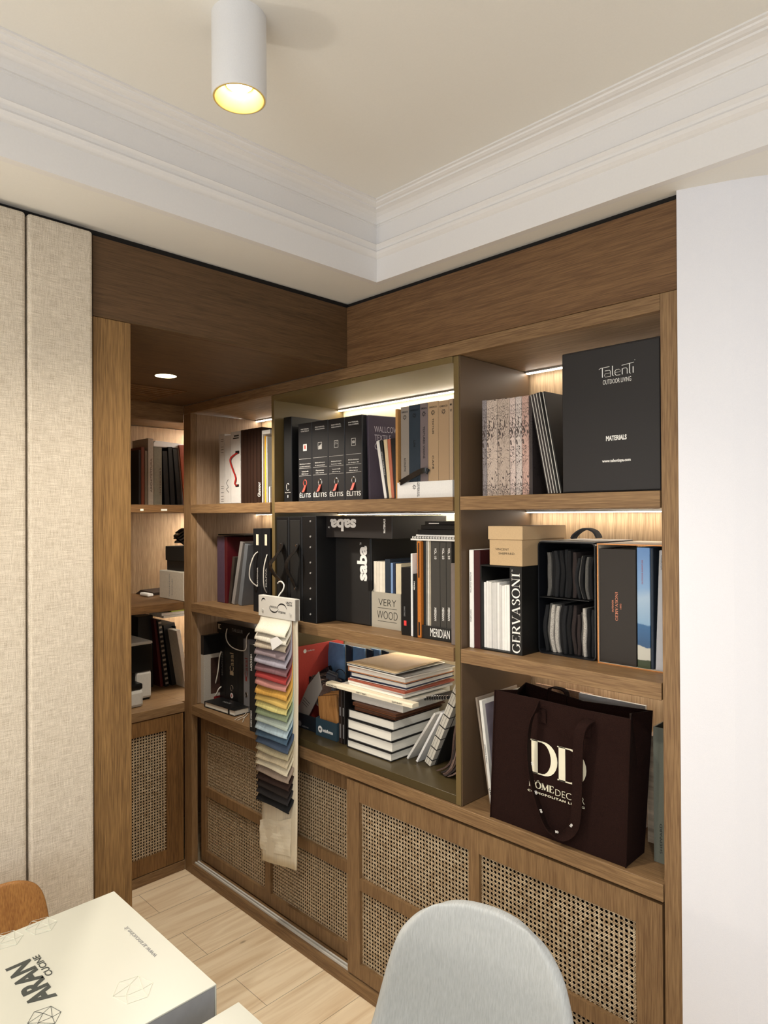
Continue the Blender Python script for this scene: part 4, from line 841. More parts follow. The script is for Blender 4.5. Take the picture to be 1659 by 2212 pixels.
sp_pts = [(1164, 1524, 1.553), (1157, 1535, 1.530), (1146, 1560, 1.518), (1141, 1610, 1.516), (1145, 1665, 1.522), (1157, 1720, 1.532), (1178, 1780, 1.541), (1196, 1800, 1.542), (1216, 1806, 1.540), (1235, 1793, 1.536), (1244, 1765, 1.532), (1247, 1700, 1.527), (1248, 1640, 1.520), (1251, 1590, 1.517), (1260, 1566, 1.526), (1276, 1556, 1.552)]
P = [V(x, y, Y=Y) - Vector(t.location) for x, y, Y in sp_pts]
ups = lambda u: (Vector((.35, -1, 0)) * (1 - u) + Vector((1, -.1, 0)) * u) if u < .999 else Vector((1, -.1, 0))
o = B().tube(P, .0140, 4, ry=.0016, up=lambda u: Vector((.28 + .9 * max(0, min(1, (u - .38) / .25)), -1 + .9 * max(0, min(1, (u - .38) / .25)), 0)).normalized(), step=6).obj('strap', felt, t); lab(o, 'front strap handle')
for q, rt in (((1150, 1650), -80), ((1158, 1712), -72), ((1169, 1752), -65), ((1203, 1797), 10), ((1234, 1783), 55)):
    c = V(q[0], q[1], Y=1.521) - Vector(t.location); serif(o, 'DD', (c.x, c.y, c.z), XR, ZU, .009, .006, lwhite, rot=rt, K=.25, T=.1)
for px, py in ((1172, 1536), (1268, 1566)):
    c = onbag(px, py); B().box(c.x - .014, c.x + .010, c.y - .0016, c.y + .002, c.z - .030, c.z + .004).obj('strap_patch', felt, t)
P = [Vector((W0 * .26, DT * 1.0, HB - .04)), Vector((W0 * .27, DT + .004, HB - .006)), Vector((W0 * .33, DT + .007, HB - .001)), Vector((W0 * .40, DT + .005, HB - .007)), Vector((W0 * .42, DT, HB - .04))]
lab(B().tube(P, .010, 4, ry=.0015, up=Vector((0, 1, 0)), step=4).obj('strap', felt, t), 'rear strap handle')
# magazines leaning left of the bag
def photo_cover():
    m, nt, b = base_mat('cover_photograph'); L = nt.links; tc = N(nt, 'ShaderNodeTexCoord')
    v = N(nt, 'ShaderNodeTexVoronoi'); v.inputs['Scale'].default_value = 14; L.new(tc.outputs['Object'], v.inputs[0])
    cr = N(nt, 'ShaderNodeValToRGB'); e_ = cr.color_ramp.elements; e_[0].color = lin('#3a2c2c') + (1,); e_[1].color = lin('#bcb3b6') + (1,); q = e_.new(.5); q.color = lin('#7b7480') + (1,)
    L.new(v.outputs['Distance'], cr.inputs[0]); L.new(cr.outputs[0], b.inputs['Base Color']); b.inputs['Roughness'].default_value = .35; return m
for i, (tx, bx_, top, bot, Y, col, w0, s) in enumerate(((1026, 1055.5, 1509, 1742, 1.612, '#8f8274', .007, 'beige magazine leaning left of the felt bag'), (1034.5, 1061.5, 1515, 1745, 1.600, '#e2e0d8', .010, 'white furniture catalogue leaning between the beige magazine and the felt bag'))):
    a = V(tx, top, Y=Y); c = V(bx_, bot, Z=S3); ang = math.degrees(math.atan2(a.x - c.x, a.z - S3)); L_ = math.hypot(a.x - c.x, a.z - S3)
    t = thing('magazine', s, 'magazine', (c.x, Y, S3 + .003), (0, ang, 0))
    B().box(0, w0, 0, .21, 0, L_).obj('body', pm(col, .5, .04), t, .001)
    if i == 1:
        lab(B().box(w0 + .0001, w0 + .0006, .014, .19, .02, L_ - .012).obj('cover_photo', photo_cover(), t), 'cover photograph')
        txt(t, 'VA', (w0 / 2, 0, .045), XR, ZU, .018, .007, lblack, rot=-70); txt(t, 'vanhamme edition', (w0 / 2, 0, L_ * .5), XR, ZU, .055, .0035, lblack, rot=-90)
# things behind the bag
cork = pm('#b8967a', .85, .25, 220, .1, name='cork')
a = V(1150, 1482, Y=1.80); c = V(1273, 1510, Y=1.80)
tag(B().box(a.x, c.x, 1.815, 1.825, S3 + .0005, a.z + .006).obj('board', cork, bevel=.001), 'pinkish cork board standing behind the felt bag', 'board')
a = V(1250, 1500, Y=1.79); c = V(1394, 1528, Y=1.79)
tag(B().box(a.x, c.x, 1.79, 1.80, S3 + .0005, (a.z + c.z) / 2 + .004).obj('board', wht, bevel=.001), 'white board standing behind the felt bag, right of the cork board', 'board')
a = V(1401, 1580, Y=1.72); c = V(1411, 1580, Y=1.72)
for k, (z0, z1, col) in enumerate(((0, .05, '#d7d4cc'), (.05, .11, '#5a3b2e'), (.11, .17, '#c9b79a'), (.17, .21, '#7a5a34'), (.21, .235, '#e0dccf'))):
    pass
t = thing('sample_book', 'striped multicoloured sample book edge between the felt bag and the grey box', 'book', (a.x - .004, 1.72, S3 + .0004)); 
B().box(0, .018, 0, .16, 0, .275).obj('body', pm('#b9a58c', .6, .55, 1, stretch=(1, 1, 45), name='striped_edges'), t)
loc, w_, h = sp(1412, 1431, 1572, 1.634, S3, 1862)
t = thing('sample_box', 'tall grey-green box with black vertical lettering behind the right stile', 'box', (loc[0], 1.634, S3 + .0004)); gg = pm('#5c5f55', .6, .06, 500, name='grey_green_board'); gh = h
gw = -.648 - loc[0]
B().box(0, gw, 0, .003, 0, gh).box(0, .003, .003, .24, 0, gh).box(gw - .003, gw, .003, .24, 0, gh).box(.003, gw - .003, .237, .24, 0, gh).box(.003, gw - .003, .003, .237, 0, .003).obj('body', gg, t)
tpx(t, 'SHEPPARD', 1425.5, 1780, 1430.5, 1844, 1.634, lblack, rot=90, bold=-.01)

# ---------- bottom of the olive insert --------------------------------------------
Z3 = .7834
redm = pm('#c4473b', .55, .05, 200, name='red_card'); bluem = pm('#6c90b4', .5, .08, 60, name='blue_card'); dbl = pm('#232c36', .55, .1, name='dark_blue_card')
t = thing('display_board', 'tall red card display board against the left side of the olive compartment', 'board', (-2.128, 1.56, Z3 + .0004), (0, 0, 90))
rh = (V(680, 1392.5, X=-2.112).z - Z3)
B().box(.0, .325, -.006, .0, 0, rh).obj('body', redm, t, .001)
def onred(px, py): q = V(px, py, X=-2.115); return (q.y - 1.56, q.z - Z3)
u, v_ = onred(661, 1407.5)
B().lathe([(.0001, 0), (.008, 0)], n=20).obj('emblem', lwhite, t).matrix_local = Matrix.Translation((u, -.0068, v_)) @ Matrix.Rotation(math.pi / 2, 4, 'X')
txt(t, 'miniforms', (u + .030, -.0062, v_), XR, ZU, .036, .006, lwhite)
for i, (x0, x1, top, bx0, bx1) in enumerate(((711, 743, 1386, 684, 735), (757, 787, 1395, 745, 778), (800, 820, 1400, 790, 812))):
    Y = 1.80 + .018 * i; A, C_ = V(x0, top, Y=Y), V(x1, top + 2, Y=Y); D_, E_ = V(bx0, 1450, Y=Y), V(bx1, 1450, Y=Y)
    zt2 = min(A.z, 1.150); sl = (D_.x - A.x) / (A.z - D_.z); sr = (E_.x - C_.x) / (C_.z - E_.z); hgt = zt2 - Z3 - .002
    t = thing('display_board', 'blue card fin leaning in the olive compartment, ' + ('left and largest', 'in the middle', 'right, mostly behind the stack of books')[i], 'board', (A.x, Y, Z3 + .001), (0, 0, 0), 'blue card fins at the rear of the olive compartment')
    wd3 = C_.x - A.x
    B().prism([(-.02 - .03 * (i == 0), 0, 0), (wd3 * 1.05, 0, 0), (wd3, 0, hgt), (0, 0, hgt)], (0, .008, 0)).obj('body', bluem, t, .0008)
    B().prism([(wd3 * 1.06, .009, 0), (wd3 * 1.06 + .02, .009, 0), (wd3 + .035, .009, hgt - .004), (wd3 + .001, .009, hgt)], (0, .008, 0)).obj('side_flap', dbl, t)
# two low blue display boxes
mb = pm('#2f434e', .5, .06, 400, name='petrol_card'); mbd = pm('#1c2329', .5, .08, 400, name='dark_petrol_card')
def openbox(root, w_, d, h, m, e=.0025, slope=.02):
    B().box(0, w_, 0, e, 0, h).box(0, w_, e, d, 0, e).prism([(0, e, e), (0, d, e), (0, d, h + slope), (0, e, h)], (e, 0, 0)).prism([(w_ - e, e, e), (w_ - e, d, e), (w_ - e, d, h + slope), (w_ - e, e, h)], (e, 0, 0)).box(e, w_ - e, d - e, d, e, h + slope).obj('body', m, root)
A, C_ = V(638, 1580, Y=1.628), V(681.5, 1590, Y=1.628); hh = V(660, 1544, Y=1.628).z - Z3
t = thing('sample_box', 'dark open card box half hidden by the hanging fabric samples', 'box', (A.x - .02, 1.628, Z3 + .0004)); openbox(t, C_.x - A.x + .02, .14, hh, mbd)
q = V(647.5, 1562, Y=1.628) - Vector(t.location); B().lathe([(.0001, 0), (.0105, 0)], n=24).obj('emblem', lgrey, t).matrix_local = Matrix.Translation((q.x, -.0006, q.z)) @ Matrix.Rotation(math.pi / 2, 4, 'X')
txt(t, 'miniforms', (q.x + .034, 0, q.z - .006), XR, ZU, .040, .008, lgrey)
A, C_ = V(682.5, 1589, Y=1.615), V(727, 1604, Y=1.615); hh = V(705, 1557, Y=1.615).z - Z3
t = thing('sample_box', 'petrol blue open card box with white emblem holding oak samples', 'box', (A.x, 1.615, Z3 + .0004)); openbox(t, C_.x - A.x, .14, hh, mb); mbox = (A.x, C_.x)
q = V(692, 1575, Y=1.615) - Vector(t.location); B().lathe([(.0001, 0), (.0125, 0)], n=28).obj('emblem', lwhite, t).matrix_local = Matrix.Translation((q.x, -.0006, q.z)) @ Matrix.Rotation(math.pi / 2, 4, 'X')
txt(t, '967', (q.x, -.0008, q.z), XR, ZU, .013, .008, lblack, bold=.04); tpx(t, 'miniforms', 698, 1577, 719, 1584.5, 1.615, lwhite, bold=.04)
oaks = wood('z', '#8a5c30', '#bf8c54', name='oak_sample')
for k in range(6):
    w0 = .104 - .001 * k; t = thing('wood_sample', 'thin oak sample tile tilted back in the petrol blue box, ' + ('frontmost', 'second from the front', 'third from the front', 'fourth from the front', 'fifth from the front', 'rearmost')[k], 'wood sample', (mbox[0] + .006 + .0016 * k, 1.630 + .0115 * k, Z3 + .030), (-5, -13, 0), 'oak sample tiles in the petrol blue box')
    B().box(0, w0, 0, .0085, 0, .108 + .002 * k).obj('body', oaks if k % 3 != 1 else wood('z', '#5b3d22', '#8b6238', name='oak_sample'), t, .0008)
# grey card tag
t = thing('sample_tag', 'large grey felt-board swing tag leaning over the dark card box', 'tag', tuple(V(660, 1588, Y=1.645) + Vector((0, 0, 0))), (0, 26, 0)); t.location.z = Z3 + .028
B().prism([(-.06, 0, 0), (.005, 0, .0), (.030, 0, .165), (-.015, 0, .215), (-.045, 0, .13)], (0, .003, 0)).obj('body', pm('#8c857e', .85, .12, 700, .1, name='grey_board'), t)
for k in range(3): B().box(-.045, -.012 + .004 * k, -.0006, -.0001, .05 + .011 * k, .052 + .011 * k).obj('printed_line', lblack, t)
# ringed swatch bunches
def fringe(label, c, n, cols, w_, h, rot, sx):
    t = thing('swatch_bunch', label, 'fabric samples', c, rot)
    for k in range(n):
        x = k * sx; b = B(); rs = []
        for i in range(9):
            v = i / 8; bow = .016 * math.sin(v * math.pi) ; hw = .0032
            rs.append([(x - hw + bow * -1 - .01 * v, -.002 * k, h * v), (x + hw - bow - .01 * v, -.002 * k, h * v), (x + hw - bow - .01 * v, w_ - .002 * k, h * v), (x - hw - bow - .01 * v, w_ - .002 * k, h * v)])
        b.rings(rs).obj('swatch', cols[k % len(cols)], t)
    return t
br1, br2, br3 = weave('#4a3830', '', 700), weave('#6f5a50', '', 700), weave('#2f2623', '', 700)
c = V(680, 1508, Y=1.69); fringe('bunch of brown knitted swatches fanned above the oak sample tiles', (c.x + .010, 1.665, c.z - .002), 8, [br1, br2, br3], .09, .098, (0, 12, 0), .0118)
c = V(707, 1468, Y=1.715); t = thing('swatch_bunch', 'grey felt swatches on a black ring beside the stack of books', 'fabric samples', (c.x, 1.715, c.z - .035), (0, 6, 0))
for k in range(5): B().box(.001 * k, .055 + .001 * k, -.004 * k, -.004 * k + .003, .002 * k, .075 - .003 * k).obj('swatch', pm(('#4e4e50', '#38383b', '#5a5a5b', '#2c2f3a', '#46464a')[k], .95, .3, 600, .4), t, .001)
B().tube([(.075 + .030 * math.cos(a), -.002, .070 + .026 * math.sin(a)) for a in [2 * math.pi * k / 20 for k in range(21)]], .0016, 6, step=1).obj('ring', blk, t)
B().box(.060, .088, -.012, -.004, .0, .055).obj('swatch', weave('#14161f', '', 500), t, .002)
c = V(676, 1455, Y=1.75); t = thing('swatch_bunch', 'dark grey swatches with pinkish edges lying behind the brown knitted bunch', 'fabric samples', (c.x, 1.75, c.z - .035), (0, -22, 0))
for k in range(4): B().box(-.01 * k, .085, .012 * k, .012 * k + .008, .006 * k, .030 + .004 * k).obj('swatch', pm(('#2a2828', '#3d3233', '#51393c', '#1a1a1c')[k], .9, .2, 400, .2), t, .002)
t = thing('swatch_bunch', 'small dark ringed swatch bunch in front of the red board', 'fabric samples', tuple(V(668, 1468, Y=1.70)), (0, 0, 0))
B().box(-.018, .012, 0, .01, -.02, .012).obj('swatch', pm('#15161a', .8, .2), t, .003); B().tube([(-.018 + .016 * math.cos(a), -.003, -.016 + .026 * math.sin(a)) for a in [2 * math.pi * k / 16 for k in range(17)]], .001, 5, step=1).obj('ring', chrome, t)
# two thin dark catalogues
for i, (a, b_, s) in enumerate(((731.5, 738, 'thin dark brown catalogue standing right of the petrol blue box'), (738.4, 744.6, 'thin blackish catalogue against the pile of big books'))):
    loc, w_, h = sp(a, b_, 1490, 1.615, Z3, 1600)
    t = book('catalogue', s, 'catalogue', loc, w_, .205, .24, pm('#2c211c' if i == 0 else '#191513', .5, .08), kind='block'); B().box(w_ * .4, w_ * .7, -.0006, -.0001, .02, .07).box(w_ * .4, w_ * .7, -.0006, -.0001, .10, .13).obj('spine_text', lgrey, t)
# the pile of books
A = V(746.5, 1614, Z=Z3); Bc = V(843, 1648, Z=Z3); PX, PY, PW = A.x, 1.606, Bc.x - A.x
def zat(py): return V(843.5, py, X=Bc.x).z if False else V(843, py, Y=PY).z
edges = [1648, 1624, 1604, 1579, 1554]
zs = [Z3 + .0004] + [zat(y) for y in (1627, 1603, 1579, 1557)]
names = ('bottom book of the pile, thick with black covers', 'second book from the bottom of the pile, black covers', 'third book from the bottom of the pile, black covers', 'fourth big book of the pile, its black cover showing')
for i in range(4):
    flat('book', names[i], 'book', (PX + (.0, .002, .004, .006)[i], PY + (.0, .001, -.001, .002)[i], zs[i]), PW + (.0, .001, -.001, .002)[i], .245, zs[i + 1] - zs[i] - .0006, blk, (0, 0, (0, .4, -.3, .5)[i]), 'large hardback books at the bottom of the pile')
z = zs[4]
def pile(name, label, px0, px1, Y, zt, d, col, rot=0, kind='soft', lift=.0008, pg=None, cat=None, bow=0):
    global z
    x0 = V(px0, 1540, Y=Y).x; x1 = V(px1, 1560, Y=Y).x; zt = max(zt, z + .004)
    o = flat(name, label, cat or name, (x0, Y, z + .0002), x1 - x0, d, zt - z - .0012, pm(col, .5, .08), (0, 0, rot), None, kind, pg)
    z = zt; return o
zz = lambda px, py, Y: V(px, py, Y=Y).z
pile('book', 'brown book with white pages directly on top of the four big black ones', 766, 852, 1.612, z + .016, .25, '#5a3522', 1.5, 'hard', pg=pages_mat('#5a3c2a', 'z'))
pile('book', 'second brown book of the pile, under the white box file', 762, 856, 1.608, z + .012, .25, '#6b4029', -.8, 'hard', pg=pages_mat('#6b4a36', 'z'))
x0 = V(759, 1540, Y=1.62).x; zt = zz(850, 1527, 1.62)
t = thing('box_file', 'plain white box file in the middle of the pile', 'box', (x0, 1.622, z + .0005), (0, 0, 1)); zt = max(zt, z + .045)
B().box(0, .245, 0, .25, 0, zt - z - .001).obj('body', offw, t, .001); z = zt
# long cream bar sticking out at the left
a = V(705, 1474, Y=1.575); c = V(892, 1538, Y=1.575)
t = thing('sample_bar', 'long cream sample bar sticking out of the pile to the left', 'sample bar', (a.x, 1.572, z + .0004), (0, 0, 0)); LB = c.x - a.x
B().prism([(0, 0, 0), (0, .03, 0), (0, .03, .013), (0, .006, .013), (0, 0, .009)], (LB, 0, 0)).obj('body', cream, t)
for s, u, w_ in (('TM EXTRA', .08, .055), ('LABEL CARD', .44, .05), ('LAMINATE', .84, .045)): txt(t, s, (LB * u, 0, .005), XR, ZU, w_, .005, lblack, rot=180)
B().box(.03, LB - .05, .032, .23, 0, .006).obj('sample_sheet', offw, t)
z += .0140
stack = [('magazine', 'white magazine with pink-grey spine just above the cream bar', 754, 872, 1.600, .009, '#d9cfc9', -1, 'soft'), ('magazine', 'white magazine under the terracotta catalogue', 752, 872, 1.598, .007, '#e6e1d9', 1.5, 'soft'), ('catalogue', 'terracotta red catalogue in the upper pile', 752, 876, 1.600, .008, '#a2553f', -1, 'hard'), ('magazine', 'dark-covered magazine above the terracotta catalogue', 756, 874, 1.602, .004, '#1b1c1f', 2, 'soft'),
         ('book', 'thick white-paged book with blue cover in the upper pile', 757, 876, 1.606, .019, '#28304a', 1, 'hard'), ('book', 'thick white-paged book with orange-brown cover in the upper pile', 752, 876, 1.602, .020, '#b27a52', 0, 'hard'), ('magazine', 'white magazine with black cover second from the top of the pile', 750, 878, 1.598, .006, '#17181a', -2, 'soft')]
for nm, l, p0_, p1_, Y, hh, col, rt, kd in stack: pile(nm, l, p0_, p1_, Y, z + hh, .25, col, rt, kd, cat=nm)
t = thing('folder', 'cream paper folder with a slightly curled cover on top of the pile', 'folder', (V(749, 1420, Y=1.60).x, 1.598, z + .0005), (0, 0, -1))
fw = .245; g0 = []
for i in range(9):
    u = i / 8; g0.append([(fw * u, .25 * v / 6, .003 + .010 * (u ** 2.2) * (v / 6) ** 1.0 + .002 * math.sin(3 * u)) for v in range(7)])
b = B(); vs = [[b.bm.verts.new(p) for p in r] for r in g0]
for i in range(8):
    for j in range(6): b.bm.faces.new((vs[i][j], vs[i + 1][j], vs[i + 1][j + 1], vs[i][j + 1]))
o = b.obj('cover', pm('#d3b78c', .6, .04, 30, name='cream_paper'), t, smooth=True); md = o.modifiers.new('thick', 'SOLIDIFY'); md.thickness = .001
B().box(0, fw - .003, .002, .25, 0, .002).obj('page_block', PAGES, t)
# spiral catalogue drooping to the right of the pile
t = thing('catalogue', 'black spiral bound catalogue drooping at the right of the pile', 'catalogue', tuple(V(916, 1512, Y=1.70)), (0, -13, -6))
B().box(0, .125, 0, .16, 0, .010).obj('body', blk2, t, .002)
b = B()
for k in range(10): b.tube([(.008 + .012 * k, -.001 + .006 * math.cos(q), .005 + .007 * math.sin(q)) for q in [0, 1.05, 2.1, 3.14, 4.2, 5.2, 6.28]], .0009, 4, step=1)
b.obj('spiral_binding', chrome, t)
# leaning things at the right of the compartment
def lean(name, label, cat, px, py, tx, ty, Y, w_, d, m, Z=Z3, **k):
    a = V(px, py, Y=Y); c = V(tx, ty, Y=Y); ang = math.degrees(math.atan2(c.x - a.x, c.z - a.z)); L_ = math.hypot(c.x - a.x, c.z - a.z)
    t = thing(name, label, cat, (a.x, Y, Z + w_ * math.sin(math.radians(max(ang, 0))) * .98 + .0008), (0, ang, 0)); B().box(0, w_, 0, d, 0, L_).obj('body', m, t, .0008); return t, L_
lean('magazine', 'white brochure curling at the foot of the leaning group, leftmost', 'magazine', 878, 1641, 937, 1545, 1.665, .008, .19, pm('#dedbd2', .5, .05))
lean('magazine', 'white booklet between the curled brochure and the plaid sample book', 'magazine', 898, 1646, 952, 1541, 1.665, .008, .19, wht)
def plaid():
    m, nt, b = base_mat('plaid_paper'); L = nt.links; tc = N(nt, 'ShaderNodeTexCoord'); s = N(nt, 'ShaderNodeSeparateXYZ'); L.new(tc.outputs['Object'], s.inputs[0]); o_ = []
    for ax, per in (('Z', .042), ('Y', .05), ('X', .0105)):
        q = N(nt, 'ShaderNodeMath', operation='MULTIPLY_ADD'); q.inputs[1].default_value = 1 / per; q.inputs[2].default_value = 10.5; L.new(s.outputs[ax], q.inputs[0])
        f_ = N(nt, 'ShaderNodeMath', operation='FRACT'); L.new(q.outputs[0], f_.inputs[0]); l_ = N(nt, 'ShaderNodeMath', operation='LESS_THAN'); l_.inputs[1].default_value = .10; L.new(f_.outputs[0], l_.inputs[0]); o_.append(l_)
    mx = N(nt, 'ShaderNodeMath', operation='MAXIMUM'); L.new(o_[0].outputs[0], mx.inputs[0]); L.new(o_[1].outputs[0], mx.inputs[1])
    m2 = N(nt, 'ShaderNodeMath', operation='MAXIMUM'); L.new(mx.outputs[0], m2.inputs[0]); L.new(o_[2].outputs[0], m2.inputs[1])
    c_ = N(nt, 'ShaderNodeMixRGB'); c_.inputs[1].default_value = lin('#cdc8ba') + (1,); c_.inputs[2].default_value = lin('#2b2a28') + (1,); L.new(m2.outputs[0], c_.inputs[0]); L.new(c_.outputs[0], b.inputs['Base Color']); return m
lean('sample_book', 'sample book with black and white checked covers leaning right', 'book', 917, 1651, 985, 1480, 1.667, .026, .19, plaid())
lean('catalogue', 'dark catalogue leaning behind the checked sample book', 'catalogue', 938, 1650, 992, 1500, 1.690, .008, .16, blk2)
t = thing('swatch_bunch', 'bunch of dark brown fabric strips slumped in the right front corner of the compartment', 'fabric samples', (-1.355, 1.632, Z3 + .0008), (0, 9, 0))
for k in range(6):
    rs = []
    for i in range(13):
        v = i / 12; x = .010 * k + .006 * math.sin(v * 4 + k) - .045 * (1 - v) ** 5 + .01 * v; y = .004 * math.sin(v * 7 + k * 1.3); z_ = .004 + .17 * v - .004 * math.sin(math.pi * v); hw = .0035
        rs.append([(x - hw, y, z_), (x + hw, y, z_), (x + hw, y + .10, z_), (x - hw, y + .10, z_)])
    B().rings(rs).obj('swatch', (br1, br3, br2)[k % 3], t)

# ---------- middle shelf, left bay ------------------------------------------------
loc, w_, h = sp(469, 484.5, 1159, 1.645, S2, 1300); book('book', 'purple book at the left end of the group on the middle left shelf', 'book', loc, w_, h, .20, pm('#4b3a4c', .5, .08), kind='block')
loc, w_, h = sp(484.8, 490.5, 1160, 1.642, S2, 1300); book('book', 'dark crimson book beside the purple one', 'book', loc, w_, h, .20, pm('#4e1018', .45, .08), kind='block')
a = V(471, 1155, Y=1.66); tag(B().box(a.x, a.x + .21, 1.66, 1.86, a.z - .003, a.z + .003).obj('folder', blk, bevel=.001), 'thin black folder lying across the purple and crimson books', 'folder')
tag(B().box(-2.60, -2.37, 1.86, 1.915, S2 + .0004, S2 + .235).obj('box', blk2, bevel=.001), 'black box standing at the back of the middle left shelf behind the leaning brochures', 'box')
def lean2(name, label, cat, bx0, by, tx0, ty, Y, w_, d, m, Z, **k):
    a = V(bx0, by, Y=Y); c = V(tx0, ty, Y=Y); ang = math.degrees(math.atan2(c.x - a.x, c.z - a.z)); L_ = math.hypot(c.x - a.x, c.z - Z)
    t = thing(name, label, cat, (a.x, Y, Z + .0008 + max(0, w_ * math.sin(math.radians(ang)))), (0, ang, 0)); B().box(0, w_, 0, d, 0, L_).obj('body', m, t, .0008); return t, L_
lean2('brochure', 'dark brochure with pale top leaning right on the middle left shelf', 'brochure', 493, 1300, 502, 1204, 1.645, .018, .18, pm('#3b332e', .5, .5, 12), S2)
lean2('brochure', 'white catalogue leaning right, left of the blue-grey one', 'brochure', 500, 1300, 518, 1172, 1.640, .022, .18, pm('#8d8a87', .5, .12, 15), S2)
lean2('brochure', 'blue-grey catalogue leaning right toward the tan book', 'brochure', 514, 1301, 528, 1177, 1.640, .026, .18, pm('#6c7176', .5, .08, 15), S2)
loc, w_, h = sp(537.5, 546.5, 1184, 1.60, S2, 1310); book('book', 'tan book between the leaning catalogues and the black corded binders', 'book', (loc[0], 1.63, loc[2]), w_, h - .01, .2, pm('#9a7350', .55, .06), kind='block')
gb = pm('#15171a', .5, .1, 500, .06, name='black_binder')
for i, (a, b_, s, word) in enumerate(((547.2, 565.6, 'black binder with white cord loop on its left and letter column', 'ARMONIA'), (566.2, 583.5, 'black binder with twisted white cord, beside the olive divider', 'DAIVA'))):
    loc, w_, h = sp(a, b_, 1142, 1.583, S2, 1320)
    if loc[0] + w_ > -2.159: w_ = -2.159 - loc[0]
    t = book('ring_binder', s, 'binder', loc, w_, h, .25, gb)
    B().box(w_ * .36, w_ * .64, -.0006, -.0001, h * .80, h * .93).obj('label', cream, t)
    txt(t, word, (w_ * .5, 0, h * .42), XR, ZU, .075, .006, lwhite, rot=90)
    pp = ((557, 1192, 1.581), (549, 1200, 1.568), (541, 1222, 1.555), (539, 1245, 1.555), (545, 1258, 1.562), (556, 1267, 1.581)) if i == 0 else ((577, 1198, 1.581), (574, 1208, 1.57), (570, 1228, 1.56), (569.5, 1252, 1.56), (571, 1270, 1.565), (576, 1280, 1.581))
    lab(B().tube([V(*p[:2], Y=p[2]) - Vector(loc) for p in pp], .0024, 6, step=5).obj('cord_loop', cord, t), 'white cord loop')
# ---------- counter level, left bay -----------------------------------------------
loc, w_, h = sp(424.5, 429, 1376, 1.59, S3, 1517); x0 = -2.7635
t = thing('sample_case', 'box file with speckled white spine and photo side at the left end of the counter', 'box', (x0, 1.59, S3 + .0004)); h = V(430, 1376, X=-2.735).z - S3
B().box(0, .026, 0, .17, 0, h * .72).obj('body', pm('#a8a39a', .8, .35, 500, .1, name='speckled_paper'), t, .001); B().box(0, .0265, -.0005, .1705, h * .7205, h).obj('cap', blk, t, .001)
lab(B().box(.0262, .0268, .035, .15, h * .13, h * .66).obj('side_photo', pm('#3a2620', .5, .6, 14), t), 'dark photograph on the side'); B().box(.0262, .0272, .05, .15, h * .0, h * .08).obj('side_label', pm('#7a1d20', .5, .2, 60), t)
g = 'black binders under the flat black box'
bz = V(480, 1366, Y=1.672).z
for i, (a, b_, s, m) in enumerate(((473, 487, 'black binder with faint grey vertical lettering under the flat black box, left one', blk), (487.6, 514, 'wide black binder with finger hole and round white sticker under the flat black box', blk), (514.5, 525.5, 'plain black binder under the flat black box, right of the stickered one', blk2), (526.2, 537.5, 'silver-grey binder with dark red lettering and finger hole', pm('#77777a', .4, .05, 200)))):
    loc, w_, h = sp(a, b_, 1366, 1.672 if i < 3 else 1.655, S3, 1520)
    t = book('ring_binder', s, 'binder', loc, w_, bz - S3 - .001, .235, m)
    H_ = bz - S3
    if i == 0: txt(t, 'SERAPHINE', (w_ * .5, 0, H_ * .55), XR, ZU, .11, .009, lgrey, rot=90, bold=-.01)
    if i == 1 or i == 3:
        mm = pm('#b9a98c', .5, .03) if i == 1 else pm('#7a2526', .5, .03)
        txt(t, 'Casal', (w_ * .5, 0, H_ * .60), XR, ZU, .085, w_ * (.30 if i == 1 else .55), mm, rot=90); B().box(w_ * .36, w_ * .64, -.0006, -.0001, H_ * .42, H_ * .47).obj('square_mark', mm, t)
        ring_hole(t, w_ * .5, H_ * .235, .0085 if i == 1 else .007, chrome, ry=1.3)
    if i == 1:
        o = B().lathe([(.0001, 0), (.012, 0)], n=24).obj('sticker', pm('#d9cfcb', .5, .03), t); o.matrix_local = Matrix.Translation((w_ * .5, -.0008, H_ * .13)) @ Matrix.Rotation(math.pi / 2, 4, 'X'); B().box(w_ * .5 - .003, w_ * .5 + .003, -.0015, -.0009, H_ * .13 - .005, H_ * .13 + .005).obj('sticker_mark', pm('#a03a3a', .5), t)
a = V(469, 1343, Y=1.662); c = V(556, 1358, Y=1.662)
t = thing('sample_box', 'flat black box with drooping cord handle lying on the black binders', 'box', (max(a.x, -2.762), 1.662, bz + .0006)); bw = c.x - t.location.x; bh = a.z - bz
B().box(0, bw, 0, .24, 0, bh).obj('body', pm('#0f0f10', .4, .1, 400, .04, name='black_box'), t, .0015)
txt(t, 'TAILLEUR', (bw * .52, 0, bh * .5), XR, ZU, .085, .014, lgrey, bold=-.015)
B().box(.010, .032, -.0006, -.0001, bh * .74, bh * .8).box(.010, .014, -.0006, -.0001, bh * .35, bh * .74).box(.020, .023, -.0006, -.0001, bh * .35, bh * .74).box(.023, .034, -.0006, -.0001, bh * .35, bh * .40).obj('emblem', cream, t)
pp = ((490.5, 1358, 1.660), (488, 1372, 1.650), (491, 1386, 1.640), (501, 1398, 1.636), (516, 1404.5, 1.636), (528, 1405, 1.636), (532, 1398, 1.638), (532, 1384, 1.645), (534, 1374, 1.652), (539, 1367, 1.660))
lab(B().tube([V(*p[:2], Y=p[2]) - t.location for p in pp], .0024, 6, step=4).obj('cord_handle', cord, t), 'pale cord handle')
t = thing('cord_loop', 'loose white cord loops hanging in front of the left black binders', 'cord', (-2.70, 1.655, S3 + .10))
